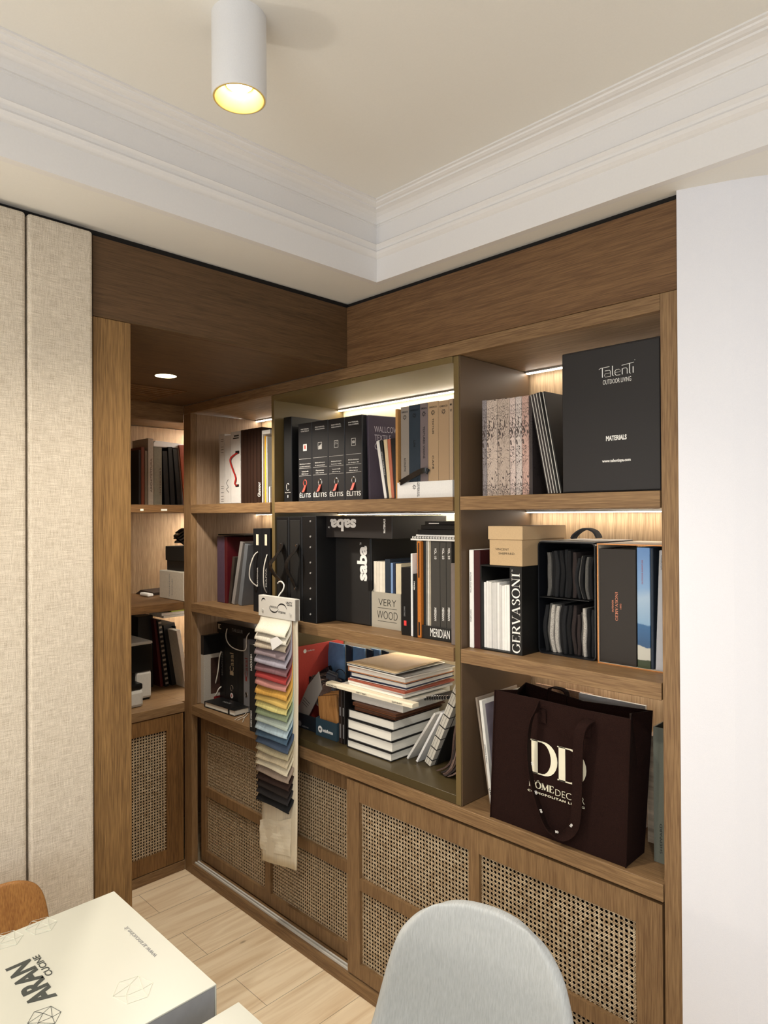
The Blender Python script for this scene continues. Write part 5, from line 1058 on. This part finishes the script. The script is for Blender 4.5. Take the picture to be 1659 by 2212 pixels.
for pp in (((478, 1407, 1.665), (474, 1420, 1.655), (471, 1450, 1.65), (465, 1478, 1.65), (460, 1492, 1.65), (461, 1503, 1.65), (467, 1500, 1.65), (472, 1489, 1.655), (478, 1483, 1.665)), ((466, 1437, 1.655), (461, 1448, 1.65), (463, 1462, 1.65), (459, 1474, 1.65), (452, 1482, 1.65), (452, 1487, 1.65), (464, 1482, 1.655))):
    B().tube([V(*p[:2], Y=p[2]) - t.location for p in pp], .0028, 6, step=4).obj('cord', cord, t)
a = V(442, 1527, Z=S3); c = V(512, 1547, Z=S3)
t = flat('notebook', 'black notebook with white pages and elastic band lying on the left counter', 'notebook', (a.x, a.y - .002, S3 + .0004), c.x - a.x, .088, .026, blk, (0, 0, 3)); nb = c.x - a.x
B().box(nb * .80, nb * .825, -.0012, .089, -.0002, .0268).obj('elastic_band', leather, t); txt(t, 'NOTE', (nb * .45, .05, .0262), (1, 0, 0), (0, 1, 0), .05, .012, lgrey)
xa, xb = V(539, 1480, Y=1.518).x, V(550.5, 1480, Y=1.518).x; h = V(545, 1393, Y=1.518).z - S3
t = book('ring_binder', 'tall charcoal binder projecting past the counter edge beside the hanging fabrics', 'binder', (xa, 1.518, S3 + .0008), xb - xa, h, .24, pm('#1c1e1e', .5, .08, 400, .05, name='charcoal_board'))
tpx(t, 'VESCOM', 541, 1412, 544.5, 1448, 1.518, lwhite, rot=-90); tpx(t, 'INTERIOR FABRICS', 541, 1535, 544, 1570, 1.518, lwhite, rot=-90)
t = thing('thread_tangle', 'few loose white threads lying on the counter beside the notebook', 'threads', tuple(V(522, 1555, Z=S3)))
for pp in (((507, 1555), (515, 1550), (524, 1547), (531, 1541), (534, 1536)), ((524, 1560), (528, 1550), (533, 1545), (536, 1541)), ((513, 1556), (521, 1552), (530, 1548))):
    B().tube([V(*p, Z=S3 + .003) - t.location for p in pp], .0012, 5, step=4).obj('thread', cord, t)
# ---------- corner bookcase (items face +X) ---------------------------------------
def spx(y0, y1, top, X, z):
    a = V(y0, top + 60, X=X).y; b_ = V(y1, top + 60, X=X).y; return (X, a, z + .0005), b_ - a, V((y0 + y1) / 2, top, X=X).z - z
def cbook(name, label, p0, p1, top, X, z, d, col, lean=0, hmax=None, cat='book', group=None, bp=None):
    loc, w_, h = spx(p0, p1, top, X, z)
    if hmax: h = min(h, hmax)
    if bp: b0 = V(bp, 1084 if z > 1.5 else 1474, X=X).y; ang = math.degrees(math.atan2(loc[1] - b0, h)); loc = (X, b0, loc[2] + .001); lean = ang
    # width axis is +Y, depth axis is -X: local z turned by 90 degrees, lean about the local y axis
    t = thing(name, label, cat, loc, (0, 0, 90), group); t.rotation_euler = (Matrix.Rotation(math.pi / 2, 3, 'Z') @ Matrix.Rotation(math.radians(lean), 3, 'Y')).to_euler()
    B().box(0, max(w_ - .0008, .004), 0, d, 0, h).obj('body', pm(col, .55, .08, 90), t, .001); return t, w_, h
zc1 = S1
cbook('book', 'added blackish brown book standing in for shade at the left end of the top corner shelf', 299.5, 304.6, 972, -3.13, zc1, .17, '#17100c')  # added book; its dark side stands in for shade left of the rust one
cbook('book', 'rust brown book next to the blackish one on the top corner shelf', 305, 312.5, 966, -3.13, zc1, .17, '#6b3015')
cbook('book', 'beige book between the rust brown and white ones on the top corner shelf', 313, 319, 974, -3.13, zc1, .17, '#6f5f4c')
t, w_, h = cbook('book', 'tall white book with dark vertical lettering on the top corner shelf', 320, 332, 947, -3.13, zc1, .17, '#a99c8c'); txt(t, 'ARCHITETTURA', (w_ * .55, 0, h * .45), XR, ZU, h * .5, w_ * .3, pm('#4a3430', .5), rot=90)
t, w_, h = cbook('book', 'grey book with brown lettering beside the tall white one on the top corner shelf', 332.5, 350, 966, -3.13, zc1, .17, '#7f7968'); txt(t, 'INTERIORS', (w_ * .78, 0, h * .42), XR, ZU, h * .45, w_ * .18, pm('#4a3430', .5), rot=90)
for i, (a, b_, top, bp) in enumerate(((351, 362, 975, 356), (363, 373, 966, 369), (373.5, 383, 970, 384))): cbook('book', 'black book leaning left on the top corner shelf, ' + ('leftmost of three', 'middle of three', 'rightmost of three'), a, b_, top, -3.13 + .004 * i, zc1, .17, '#0b0b0c', group='black books on the top corner shelf', bp=bp) if False else cbook('book', 'black book leaning left on the top corner shelf, ' + ('leftmost of three', 'middle of three', 'rightmost of three')[i], a, b_, top, -3.13 + .004 * i, zc1, .17, '#0b0b0c', bp=bp)
cbook('book', 'thin pale book leaning between the black books and the orange-brown one', 384, 386.5, 968, -3.12, zc1, .17, '#8d7d76', bp=396)
cbook('book', 'orange-brown book leaning at the right end of the top corner shelf', 387, 399, 962, -3.115, zc1, .17, '#8a3a17', bp=398)
ya, yb_ = V(334, 955, X=-3.12).y, V(401, 955, X=-3.12).y; za = V(350, 967, X=-3.13).z + .003
t = thing('paper_stack', 'bright white papers lying on top of the books on the top corner shelf', 'papers', (-3.13, ya, za))
B().prism([(0, 0, 0), (0, yb_ - ya, 0), (0, yb_ - ya, .022), (0, (yb_ - ya) * .5, .026), (0, .01, .030), (0, 0, .018)], (-.15, 0, 0)).obj('sheets', pm('#f2f2f2', .5, .02), t, .002)
for px0, px1 in ((303, 310), (348, 361)):
    y0, y1 = V(px0, 1100, X=-2.8265).y, V(px1, 1100, X=-2.8265).y; tag(B().box(-2.8268, -2.8262, y0, y1, S1 - .027, S1 - .018).obj('shelf_label', offw), ('small' if px0 < 320 else 'larger') + ' white label stuck on the edge of the top corner shelf', 'label')
# white box, black lidded box and dark bundle on the middle corner shelf
a = V(340, 1291, Z=S2); h = V(350, 1232, Y=1.545).z - S2
t = thing('box', 'white cardboard box with faint vertical lettering on the middle corner shelf', 'box', (a.x, 1.545, S2 + .0004)); B().box(0, -2.865 - a.x + .03, 0, .25, 0, h).obj('body', pm('#c4bcac', .6, .05, 80, name='white_card'), t, .002)
txt(t, 'COLLECTION', (.10, 0, h * .5), XR, ZU, h * .8, .009, lgrey, rot=90); txt(t, 'SAMPLES', (.125, 0, h * .45), XR, ZU, h * .6, .008, lgrey, rot=90)
zb2 = S2 + h + .001; xa = V(360, 1215, Y=1.57).x; h1 = V(370, 1210.5, Y=1.57).z - zb2; h2 = V(370, 1180, Y=1.57).z - zb2
t = thing('lidded_box', 'black box with overlapping lid standing on the white cardboard box', 'box', (xa, 1.57, zb2)); B().box(0, -2.84 - xa, .002, .2, 0, h1 + .004).obj('body', blk, t, .001); B().box(-.008, -2.84 - xa + .002, -.002, .204, h1, h2).obj('lid', blk2, t, .0015)
t = thing('swatch_bunch', 'crumpled black swatch bundle on top of the black lidded box', 'fabric samples', (xa + .02, 1.60, zb2 + h2 + .001))
for k in range(6):
    rs = [[(u * .02 - .01 * math.sin(k), yy, .011 * k + .010 * math.sin(u * .9 + k) + zz_ + .012) for yy, zz_ in ((0, 0), (.12, 0), (.12, .008), (0, .008))] for u in range(8)]
    B().rings(rs).obj('swatch', (blk, leather, pm('#2c2523', .6, .2))[k % 3], t)
B().box(.10, .15, .0, .1, .075, .10).obj('swatch', pm('#3c1512', .5, .1), t, .006)
t = thing('booklet', 'dark open booklet lying at the back of the middle corner shelf', 'booklet', tuple(V(318, 1285, Z=S2) + Vector((0, 0, .0006))), (0, 0, 12)); B().prism([(-.09, 0, 0), (.05, 0, 0), (.05, 0, .012), (-.05, 0, .022)], (0, .14, 0)).obj('cover', pm('#2b201b', .5), t)
t = thing('phone_dock', 'small white object lying left of the white cardboard box', 'small object', tuple(V(326, 1288, Z=S2) + Vector((0, -.03, .0006)))); B().box(-.06, .03, 0, .03, 0, .016).obj('body', wht, t, .006, seg=3)
# coffee machine
cm = pm('#bcbab2', .35, .03, 100, name='white_plastic'); cb_ = pm('#0c0d0c', .3, .1, 100, name='black_plastic')
XC = -2.99; yr = V(329, 1430, X=XC).y; z3 = lambda py, X=XC: V(320, py, X=X).z
t = thing('coffee_machine', 'white and black capsule coffee machine on the corner counter beside the oak post', 'coffee machine', (-3.09, yr - .10, S3 + .0004)); O = t.location
q = lambda x0, x1, y0, y1, z0, z1, nm, m, bv=.004: B().box(x0 - O.x, x1 - O.x, y0 - O.y, y1 - O.y, z0 - O.z, z1 - O.z).obj(nm, m, t, bv, seg=2)
q(-3.22, XC, yr - .20, yr, z3(1449), z3(1392), 'body', cb_); q(-3.225, XC + .004, yr - .204, yr + .002, z3(1392) + .0005, z3(1392) + .016, 'lid', cm, .007)
q(-3.22, XC - .002, yr - .075, yr - .001, S3 + .008, z3(1449) - .0005, 'side_column', cm, .012); q(-3.22, XC - .012, yr - .20, yr - .076, S3 + .008, z3(1449) - .0005, 'rear_column', cb_); q(-3.21, XC - .01, yr - .18, yr - .01, S3, S3 + .008, 'foot', cb_, .001)
yc = V(311, 1505, X=-2.90).y; q(-2.986, -2.90, yc - .13, yc, S3, V(300, 1491, X=-2.90).z, 'drip_container', cm, .014); q(-2.986, -2.905, yc - .128, yc - .002, V(300, 1491, X=-2.90).z + .0005, V(300, 1478, X=-2.90).z, 'drip_lid', cb_, .006)
# books at the right of the corner counter
cbook('book', 'wide black folder standing behind the coffee machine', 298, 331, 1322, -3.20, S3, .10, '#0c0f10', hmax=.355)
cbook('book', 'thin dark red book leaning left beside the black folder on the corner counter', 332, 338.5, 1334, -3.165, S3, .13, '#4a0f0e', bp=347, hmax=.34)
t, w_, h = cbook('notebook', 'spiral bound notebook with pale binding teeth on the corner counter', 340, 349, 1336, -3.15, S3, .14, '#0d0d0d', bp=357, hmax=.335, cat='notebook')
for k in range(14): B().box(w_ * .15, w_ * .85, -.0015, -.0002, .012 + k * .0235, .022 + k * .0235).obj('binding_tooth', pm('#8d8478', .5, .05), t)
cbook('ring_binder', 'charcoal binder leaning left right of the spiral notebook', 353, 378, 1349, -3.15, S3, .15, '#171715', bp=372, hmax=.31, cat='binder')
t, w_, h = cbook('notebook', 'slim black spiral notebook between the charcoal binder and the white folder', 378.6, 380.5, 1350, -3.12, S3, .14, '#0a0a0a', bp=390, hmax=.30, cat='notebook')
cbook('book', 'white folder leaning at the right end of the corner counter', 381, 390, 1356, -3.06, S3, .14, '#c9c2b6', bp=400.5, hmax=.29)
y0 = V(347, 1340, X=-3.10).y; zt0 = S3 + .352
for i, (dy, w_, hh, col, s) in enumerate(((.01, .15, .012, '#d9d7cf', 'white brochure, lowest of the pile lying on the leaning books of the corner counter'), (.0, .16, .014, '#e4e2dc', 'white and black banded brochure in the pile on the leaning books'), (.05, .12, .010, '#b8cf4a', 'lime green brochure near the top of the pile on the leaning books'), (.07, .12, .006, '#b49ac9', 'lilac brochure on top of the pile on the leaning books'))):
    tag(B().box(-3.24, -3.09, y0 + dy, y0 + dy + w_, zt0, zt0 + hh - .0005).obj('brochure', pm(col, .5, .05), bevel=.001), s, 'brochure'); zt0 += hh

# ================================================================== hanging fabric samples
YH = 1.4805
xl, xr_ = V(558.5, 1312, Y=YH).x, V(637, 1318, Y=YH).x; zt, zb = V(600, 1290.5, Y=YH).z, V(600, 1336, Y=YH).z
t = thing('fabric_sample_hanger', 'hanging bunch of coloured fabric samples hooked on the black case handle', 'fabric samples', (xl, YH, zb)); HW = xr_ - xl; HH = zt - zb; O = Vector(t.location)
hd = B().box(0, HW, 0, .003, 0, HH).box(0, HW, .019, .022, 0, HH).box(0, HW, .003, .019, HH - .003, HH).obj('header_card', pm('#d6d4cb', .5, .02, 200, name='white_plastic'), t, .0006)
B().box(HW - .003, HW - .0005, .0032, .0188, .001, HH - .0032).obj('end_block', pm('#8b857c', .6, .1), hd)
lw = lambda s, cx_, cz_, ww, hh, **k: txt(t, s, (HW * cx_, 0, HH * cz_), XR, ZU, ww, hh, lblack, **k)
lw('mistons', .44, .53, .046, .010, bold=-.01); lw('ricamo', .66, .33, .042, .010); lw('UNITY', .85, .80, .036, .009); lw('CREATIONS', .86, .70, .03, .005)
def swoosh(cx_, cz_, rx, rz, a0, a1, sgn):
    pts = [(a0 + (a1 - a0) * i / 14) for i in range(15)]
    b = B(); rs = []
    for i, a in enumerate(pts):
        wd4 = .0022 * math.sin(math.pi * i / 14) + .0002; ca, sa = math.cos(math.radians(a)), math.sin(math.radians(a)); X, Z = HW * cx_, HH * cz_
        rs.append([(X + (rx - wd4) * ca, -.0005, Z + (rz - wd4) * sa), (X + (rx + wd4) * ca, -.0005, Z + (rz + wd4) * sa), (X + (rx + wd4) * ca, -.0001, Z + (rz + wd4) * sa), (X + (rx - wd4) * ca, -.0001, Z + (rz - wd4) * sa)])
    b.rings(rs).obj('logo_swoosh', lblack, t)
swoosh(.44, .50, .028, .018, 170, 350, 1); swoosh(.66, .40, .030, .024, 15, 165, 1); swoosh(.15, .68, .014, .014, 35, 170, 1)
for u in (.12, .885): B().tube([(HW * u, .0015, HH * .30), (HW * u, -.003, HH * .30)], .0052, 14, step=1).obj('rivet', pm('#c9c8c0', .4, .03), t)
hk = [(601, 1291, YH + .01), (604, 1284, YH + .014), (611.5, 1274, YH + .022), (613.5, 1264, YH + .030), (609, 1257, YH + .036), (603.5, 1256.5, YH + .040), (600, 1260, YH + .044)]
lab(B().tube([V(*p[:2], Y=p[2]) - O for p in hk], .0026, 8, step=5).obj('hook', pm('#dedcd4', .35, .02, name='white_plastic'), t), 'white plastic hook')
cols = ['#e6e2cf', '#dcd8c8', '#b5aa97', '#8e8084', '#a19da8', '#7d5c60', '#a53a38', '#bd857c', '#cf9f4a', '#d8b866', '#dcd388', '#8b9a78', '#b5c4b8', '#b6cdd6', '#4a6378', '#46566b', '#b2a98a', '#c9bd9f', '#e0d8bd', '#9b8b7c', '#33221c', '#2b2320', '#2c2a2b', '#15171a']
ybot = [1371, 1388, 1403, 1420, 1438, 1455, 1471, 1487, 1506, 1522, 1537, 1552, 1569, 1587, 1601, 1618, 1634, 1651, 1666, 1682, 1698, 1714, 1730, 1746]
for i, (cc, yb) in enumerate(zip(cols, ybot)):
    zb_i = V(590, yb, Y=YH - .020).z - O.z; x0, x1 = .006 - .014 * (i / 23) * (1 if i < 20 else .8), HW - .028 - .006 * (i / 23) + .003 * math.sin(i * 1.7)
    if i == 0: x0 = .010
    ys = .0035 + .0145 * i / 23; nz = 22; rs = []
    mat_ = pm(cc, .9, .16, 1, .5, stretch=(420, 60, 8) if i % 3 else (700, 60, 500), name='upholstery_fabric')
    for j in range(nz + 1):
        v = j / nz; z_ = zb_i * v; fl = max(0, 1 - (zb_i - 0) * (v - 1) / .065) if zb_i else 0
        dist = (v - 1) * zb_i        # distance above the lower edge
        f_ = math.exp(-(dist / .030) ** 2)
        y = ys - f_ * .028 + (.006 * (1 - f_)) * (i / 23)
        rs.append((z_, y))
    b = B(); nx = 14; V_ = []
    for (z_, y) in rs:
        row = []
        for k in range(nx + 1):
            u = k / nx; wv = .0012 * math.sin(u * 7 + i * 1.3) * (z_ / zb_i); row.append(b.bm.verts.new((x0 + (x1 - x0) * u, y + wv + .004 * max(0, u - .85) * 6 * .3, z_ + .0015 * math.sin(u * 5 + i * 2.1) * (z_ / zb_i))))
        V_.append(row)
    # lower edge folded back
    last = rs[-1]
    for dy, dz in ((.0012, -.0022), (.0034, -.0016), (.0044, .0012)):
        V_.append([b.bm.verts.new((p.co.x, p.co.y + dy, p.co.z + dz)) for p in V_[nz]])
    for r_ in range(len(V_) - 1):
        for k in range(nx): b.bm.faces.new((V_[r_][k], V_[r_][k + 1], V_[r_ + 1][k + 1], V_[r_ + 1][k]))
    o = b.obj('fabric_swatch', mat_, t, smooth=True); md = o.modifiers.new('thick', 'SOLIDIFY'); md.thickness = .0010; md.offset = 0
    lab(o, ('ivory', 'off-white', 'sand', 'mauve grey', 'lavender grey', 'old rose', 'red', 'salmon', 'mustard', 'yellow', 'pale yellow', 'sage green', 'mint grey', 'pale blue', 'denim blue', 'slate blue', 'khaki', 'beige', 'cream', 'taupe', 'dark brown', 'brown-black', 'charcoal', 'black')[i] + ' swatch')
bkf = pm('#e2d8c0', .85, .10, 1, .5, stretch=(500, 30, 4), name='ivory_corduroy')
YB_ = YH + .0165; b = B(); V_ = []; zl = V(551, 1846, Y=YB_).z - O.z; zr = V(632, 1874, Y=YB_).z - O.z
for j in range(31):
    v = j / 30; row = []
    for k in range(17):
        u = k / 16; z_ = (zl + (zr - zl) * u) * v; x = -.006 * v + (HW + .000 + .006 * v) * u - (.004 + .012 * v) * u + .002 * math.sin(v * 9) * u
        row.append(b.bm.verts.new((x, .0165 + .004 * v + .004 * math.sin(u * 6 + v * 3) * v * (1 - u * .5) + .006 * v * math.sin(v * 5), z_)))
    V_.append(row)
for r_ in range(30):
    for k in range(16): b.bm.faces.new((V_[r_][k], V_[r_][k + 1], V_[r_ + 1][k + 1], V_[r_ + 1][k]))
o = b.obj('backing_cloth', bkf, t, smooth=True); md = o.modifiers.new('thick', 'SOLIDIFY'); md.thickness = .003; lab(o, 'long ivory corduroy backing cloth')
b = B(); V_ = []
for j in range(12):
    row = []
    for k in range(12):
        u, v = k / 11, j / 11; px_ = 560 + 66 * u; py_ = 1772 + 62 * v + 18 * u * v; q_ = V(px_, py_, Y=YB_ - .010) - O
        row.append(b.bm.verts.new((q_.x, q_.y + .0022 * math.sin(u * 11 + v * 5) * math.cos(v * 9 - u * 4) + .003, q_.z + .005 * math.sin(u * 8) * (1 - v))))
    V_.append(row)
for r_ in range(11):
    for k in range(11): b.bm.faces.new((V_[r_][k], V_[r_][k + 1], V_[r_ + 1][k + 1], V_[r_ + 1][k]))
o = b.obj('crumpled_pocket', pm('#e6dec8', .6, .03, 60, .2, name='crumpled_cotton'), t, smooth=False); md = o.modifiers.new('thick', 'SOLIDIFY'); md.thickness = .0015; lab(o, 'crumpled pale cotton patch')
P = [V(583, 1381, Y=YH - .030) - O, V(598, 1375, Y=YH - .028) - O, V(612, 1388, Y=YH - .028) - O, V(588, 1405, Y=YH - .034) - O]
lab(B().prism([tuple(p) for p in P], (0, .0006, 0)).obj('paper_tag', wht, t), 'small folded white paper tag')

# ================================================================== furniture in front
# table with two catalogue boxes
tw = pm('#e9e8e0', .4, .02, 200, name='white_laminate')
t = thing('table', 'white table at the bottom left carrying the two white catalogue boxes', 'table', (-.85, .0, 0))
B().box(-.54, .75, -.75, .535, .712, .739).obj('tabletop', tw, t, .002)
for x in (-.22, .70):
    for y in (-.70, .49): B().box(x - .025, x + .025, y - .025, y + .025, 0, .7118).obj('leg', tw, t, .002)
ZT = .82; a = V(240, 1928, Z=ZT); c = V(472, 2122, Z=ZT); d_ = V(472, 2122, Z=ZT)
ya = (a.y + c.y) / 2
t = thing('catalogue_box', 'large white kitchen catalogue box with dark lettering on the table at bottom left', 'box', (a.x, ya - .34, .7395), (0, 0, 0)); W1 = c.x - a.x; H1 = ZT - .7395
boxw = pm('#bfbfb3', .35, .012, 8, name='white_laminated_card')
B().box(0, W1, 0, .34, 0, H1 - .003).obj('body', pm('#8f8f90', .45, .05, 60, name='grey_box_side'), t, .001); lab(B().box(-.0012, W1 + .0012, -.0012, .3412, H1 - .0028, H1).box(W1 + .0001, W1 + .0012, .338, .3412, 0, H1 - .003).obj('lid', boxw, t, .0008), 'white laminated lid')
O = Vector(t.location)
def ontop(px, py): q_ = V(px, py, Z=ZT) - O; return Vector((q_.x, q_.y, H1))
dark = pm('#3d413e', .5, .04, name='dark_print'); thinl = pm('#b9bdb0', .5, .03, name='pale_line')
def T_(s, X, Y, w_, h_, m, bold=0): return txt(t, s, (X - O.x, Y - O.y, H1 + .0001), (-1, 0, 0), (0, -1, 0), w_, h_, m, bold=bold)
T_('ARAN', -1.230, .387, .132, .040, dark, .035); T_('CUCINE', -1.261, .4165, .072, .0115, dark, .01); T_('www.arancucine.it', -1.204, .5655, .122, .009, lgrey, -.01)
def geo(X, Y, r, m, wd, name):
    b = B(); o6 = [(X + r * math.cos(k * math.pi / 3 + .3), Y + r * .9 * math.sin(k * math.pi / 3 + .3)) for k in range(6)]; i3 = [(X + r * .45 * math.cos(k * 2 * math.pi / 3 + .9), Y + r * .45 * math.sin(k * 2 * math.pi / 3 + .9)) for k in range(3)]
    sg = [(o6[k], o6[(k + 1) % 6]) for k in range(6)] + [(i3[k], i3[(k + 1) % 3]) for k in range(3)] + [(i3[k], o6[(2 * k + d) % 6]) for k in range(3) for d in (0, 1, 2)]
    for p, q_ in sg: b.tube([(p[0] - O.x, p[1] - O.y, H1 + .0002), (q_[0] - O.x, q_[1] - O.y, H1 + .0002)], wd, 4, ry=.0002, step=1)
    b.obj(name, m, t)
geo(-1.128, .375, .026, dark, .0004, 'emblem'); geo(-1.385, .455, .030, thinl, .00035, 'line_drawing'); geo(-1.385, .395, .030, thinl, .00035, 'line_drawing'); geo(-1.09, .50, .035, pm('#d3d3c2', .5), .00035, 'line_drawing')
ZT2 = .80; a = V(515, 2168, Z=ZT2)
t = thing('catalogue_box', 'second white box whose corner shows at the bottom edge right of the lettered one', 'box', (a.x, a.y - .36, .7395))
B().box(0, .40, 0, .36, 0, ZT2 - .7395).obj('body', boxw, t, .001); B().box(-.001, .401, -.001, .361, ZT2 - .7395 + .0002, ZT2 - .7395 + .0015).obj('lid', boxw, t)
# ---- upholstered shell chair
greyf = pm('#b4b8b8', .9, .10, 1, .5, stretch=(500, 90, 60), name='grey_upholstery')
def shell(rows, nx, parent, name, m, th, loc_rot=None, smooth=True):
    b = B(); V_ = []
    for (hw, y, z, cup, flat_) in rows:
        r_ = []
        for k in range(nx + 1):
            s_ = -1 + 2 * k / nx; r_.append(b.bm.verts.new((hw * s_, y - cup * (abs(s_) ** 2.2), z + flat_ * (abs(s_) ** 2.5))))
        V_.append(r_)
    for i in range(len(V_) - 1):
        for k in range(nx): b.bm.faces.new((V_[i][k], V_[i][k + 1], V_[i + 1][k + 1], V_[i + 1][k]))
    o = b.obj(name, m, parent, smooth=smooth)
    md = o.modifiers.new('thick', 'SOLIDIFY'); md.thickness = th; md.offset = 0
    md = o.modifiers.new('sub', 'SUBSURF'); md.levels = 2; md.render_levels = 2
    return o
t = thing('upholstered_chair', 'light grey fabric shell chair pulled up beside the cane doors', 'chair', (-.79, .94, 0), (0, 0, 17))
# rows: half width, y (front to back), height, cup towards the sitter, rise of the edges; front is -Y
rows = [(.100, .205, .796, .010, -.020), (.122, .204, .785, .016, -.018), (.143, .202, .765, .024, -.012), (.160, .200, .740, .030, -.006), (.176, .197, .715, .036, 0), (.193, .194, .66, .045, 0), (.205, .188, .60, .055, 0), (.214, .180, .54, .068, 0), (.222, .165, .49, .08, .01), (.228, .135, .452, .09, .03), (.230, .08, .435, .08, .045), (.228, 0, .43, .05, .04), (.222, -.10, .432, .02, .025), (.205, -.17, .435, 0, .012), (.17, -.205, .428, 0, 0)]
shell(rows, 16, t, 'seat_shell', greyf, .028)
wl_ = wood('z', '#8c6540', '#b98d5f', name='beech')
for sx_, sy_ in ((-1, -1), (1, -1), (-1, 1), (1, 1)): B().tube([(.10 * sx_, .09 * sy_, .41), (.20 * sx_, .19 * sy_, .0)], .013, 10, step=1).obj('leg', wl_, t, smooth=True)
B().box(-.12, .12, -.11, .11, .395, .412).obj('seat_frame', pm('#2a2a2a', .4), t, .002)
# ---- bent plywood chair
t = thing('plywood_chair', 'orange-brown veneered chair against the linen wall panels at bottom left', 'chair', (-1.40, .33, 0), (0, 0, -90))
rows = [(.140, -.205, .822, -.008, -.0), (.178, -.203, .812, -.012, -.002), (.195, -.200, .79, -.015, -.004), (.203, -.195, .75, -.018, 0), (.207, -.185, .68, -.02, 0), (.205, -.175, .60, -.02, 0), (.20, -.165, .54, -.02, 0), (.198, -.15, .485, -.02, .004), (.198, -.11, .455, -.01, .008), (.20, -.04, .45, 0, .01), (.20, .06, .452, 0, .006), (.195, .15, .452, 0, 0), (.17, .20, .44, 0, 0)]
rows = [(a_, y_, z_, c_, f_) for a_, y_, z_, c_, f_ in rows]
ply = wood('z', '#80532a', '#a3743f', fine=1.2, name='veneer')
shell(rows, 12, t, 'seat_shell', ply, .012)
for sx_, sy_ in ((-1, -1), (1, -1), (-1, 1), (1, 1)): B().tube([(.12 * sx_, .10 * sy_, .438), (.19 * sx_, .19 * sy_, .0)], .012, 10, step=1).obj('leg', pm('#2a2a2b', .35, .1, metal=.6, name='dark_metal'), t, smooth=True)
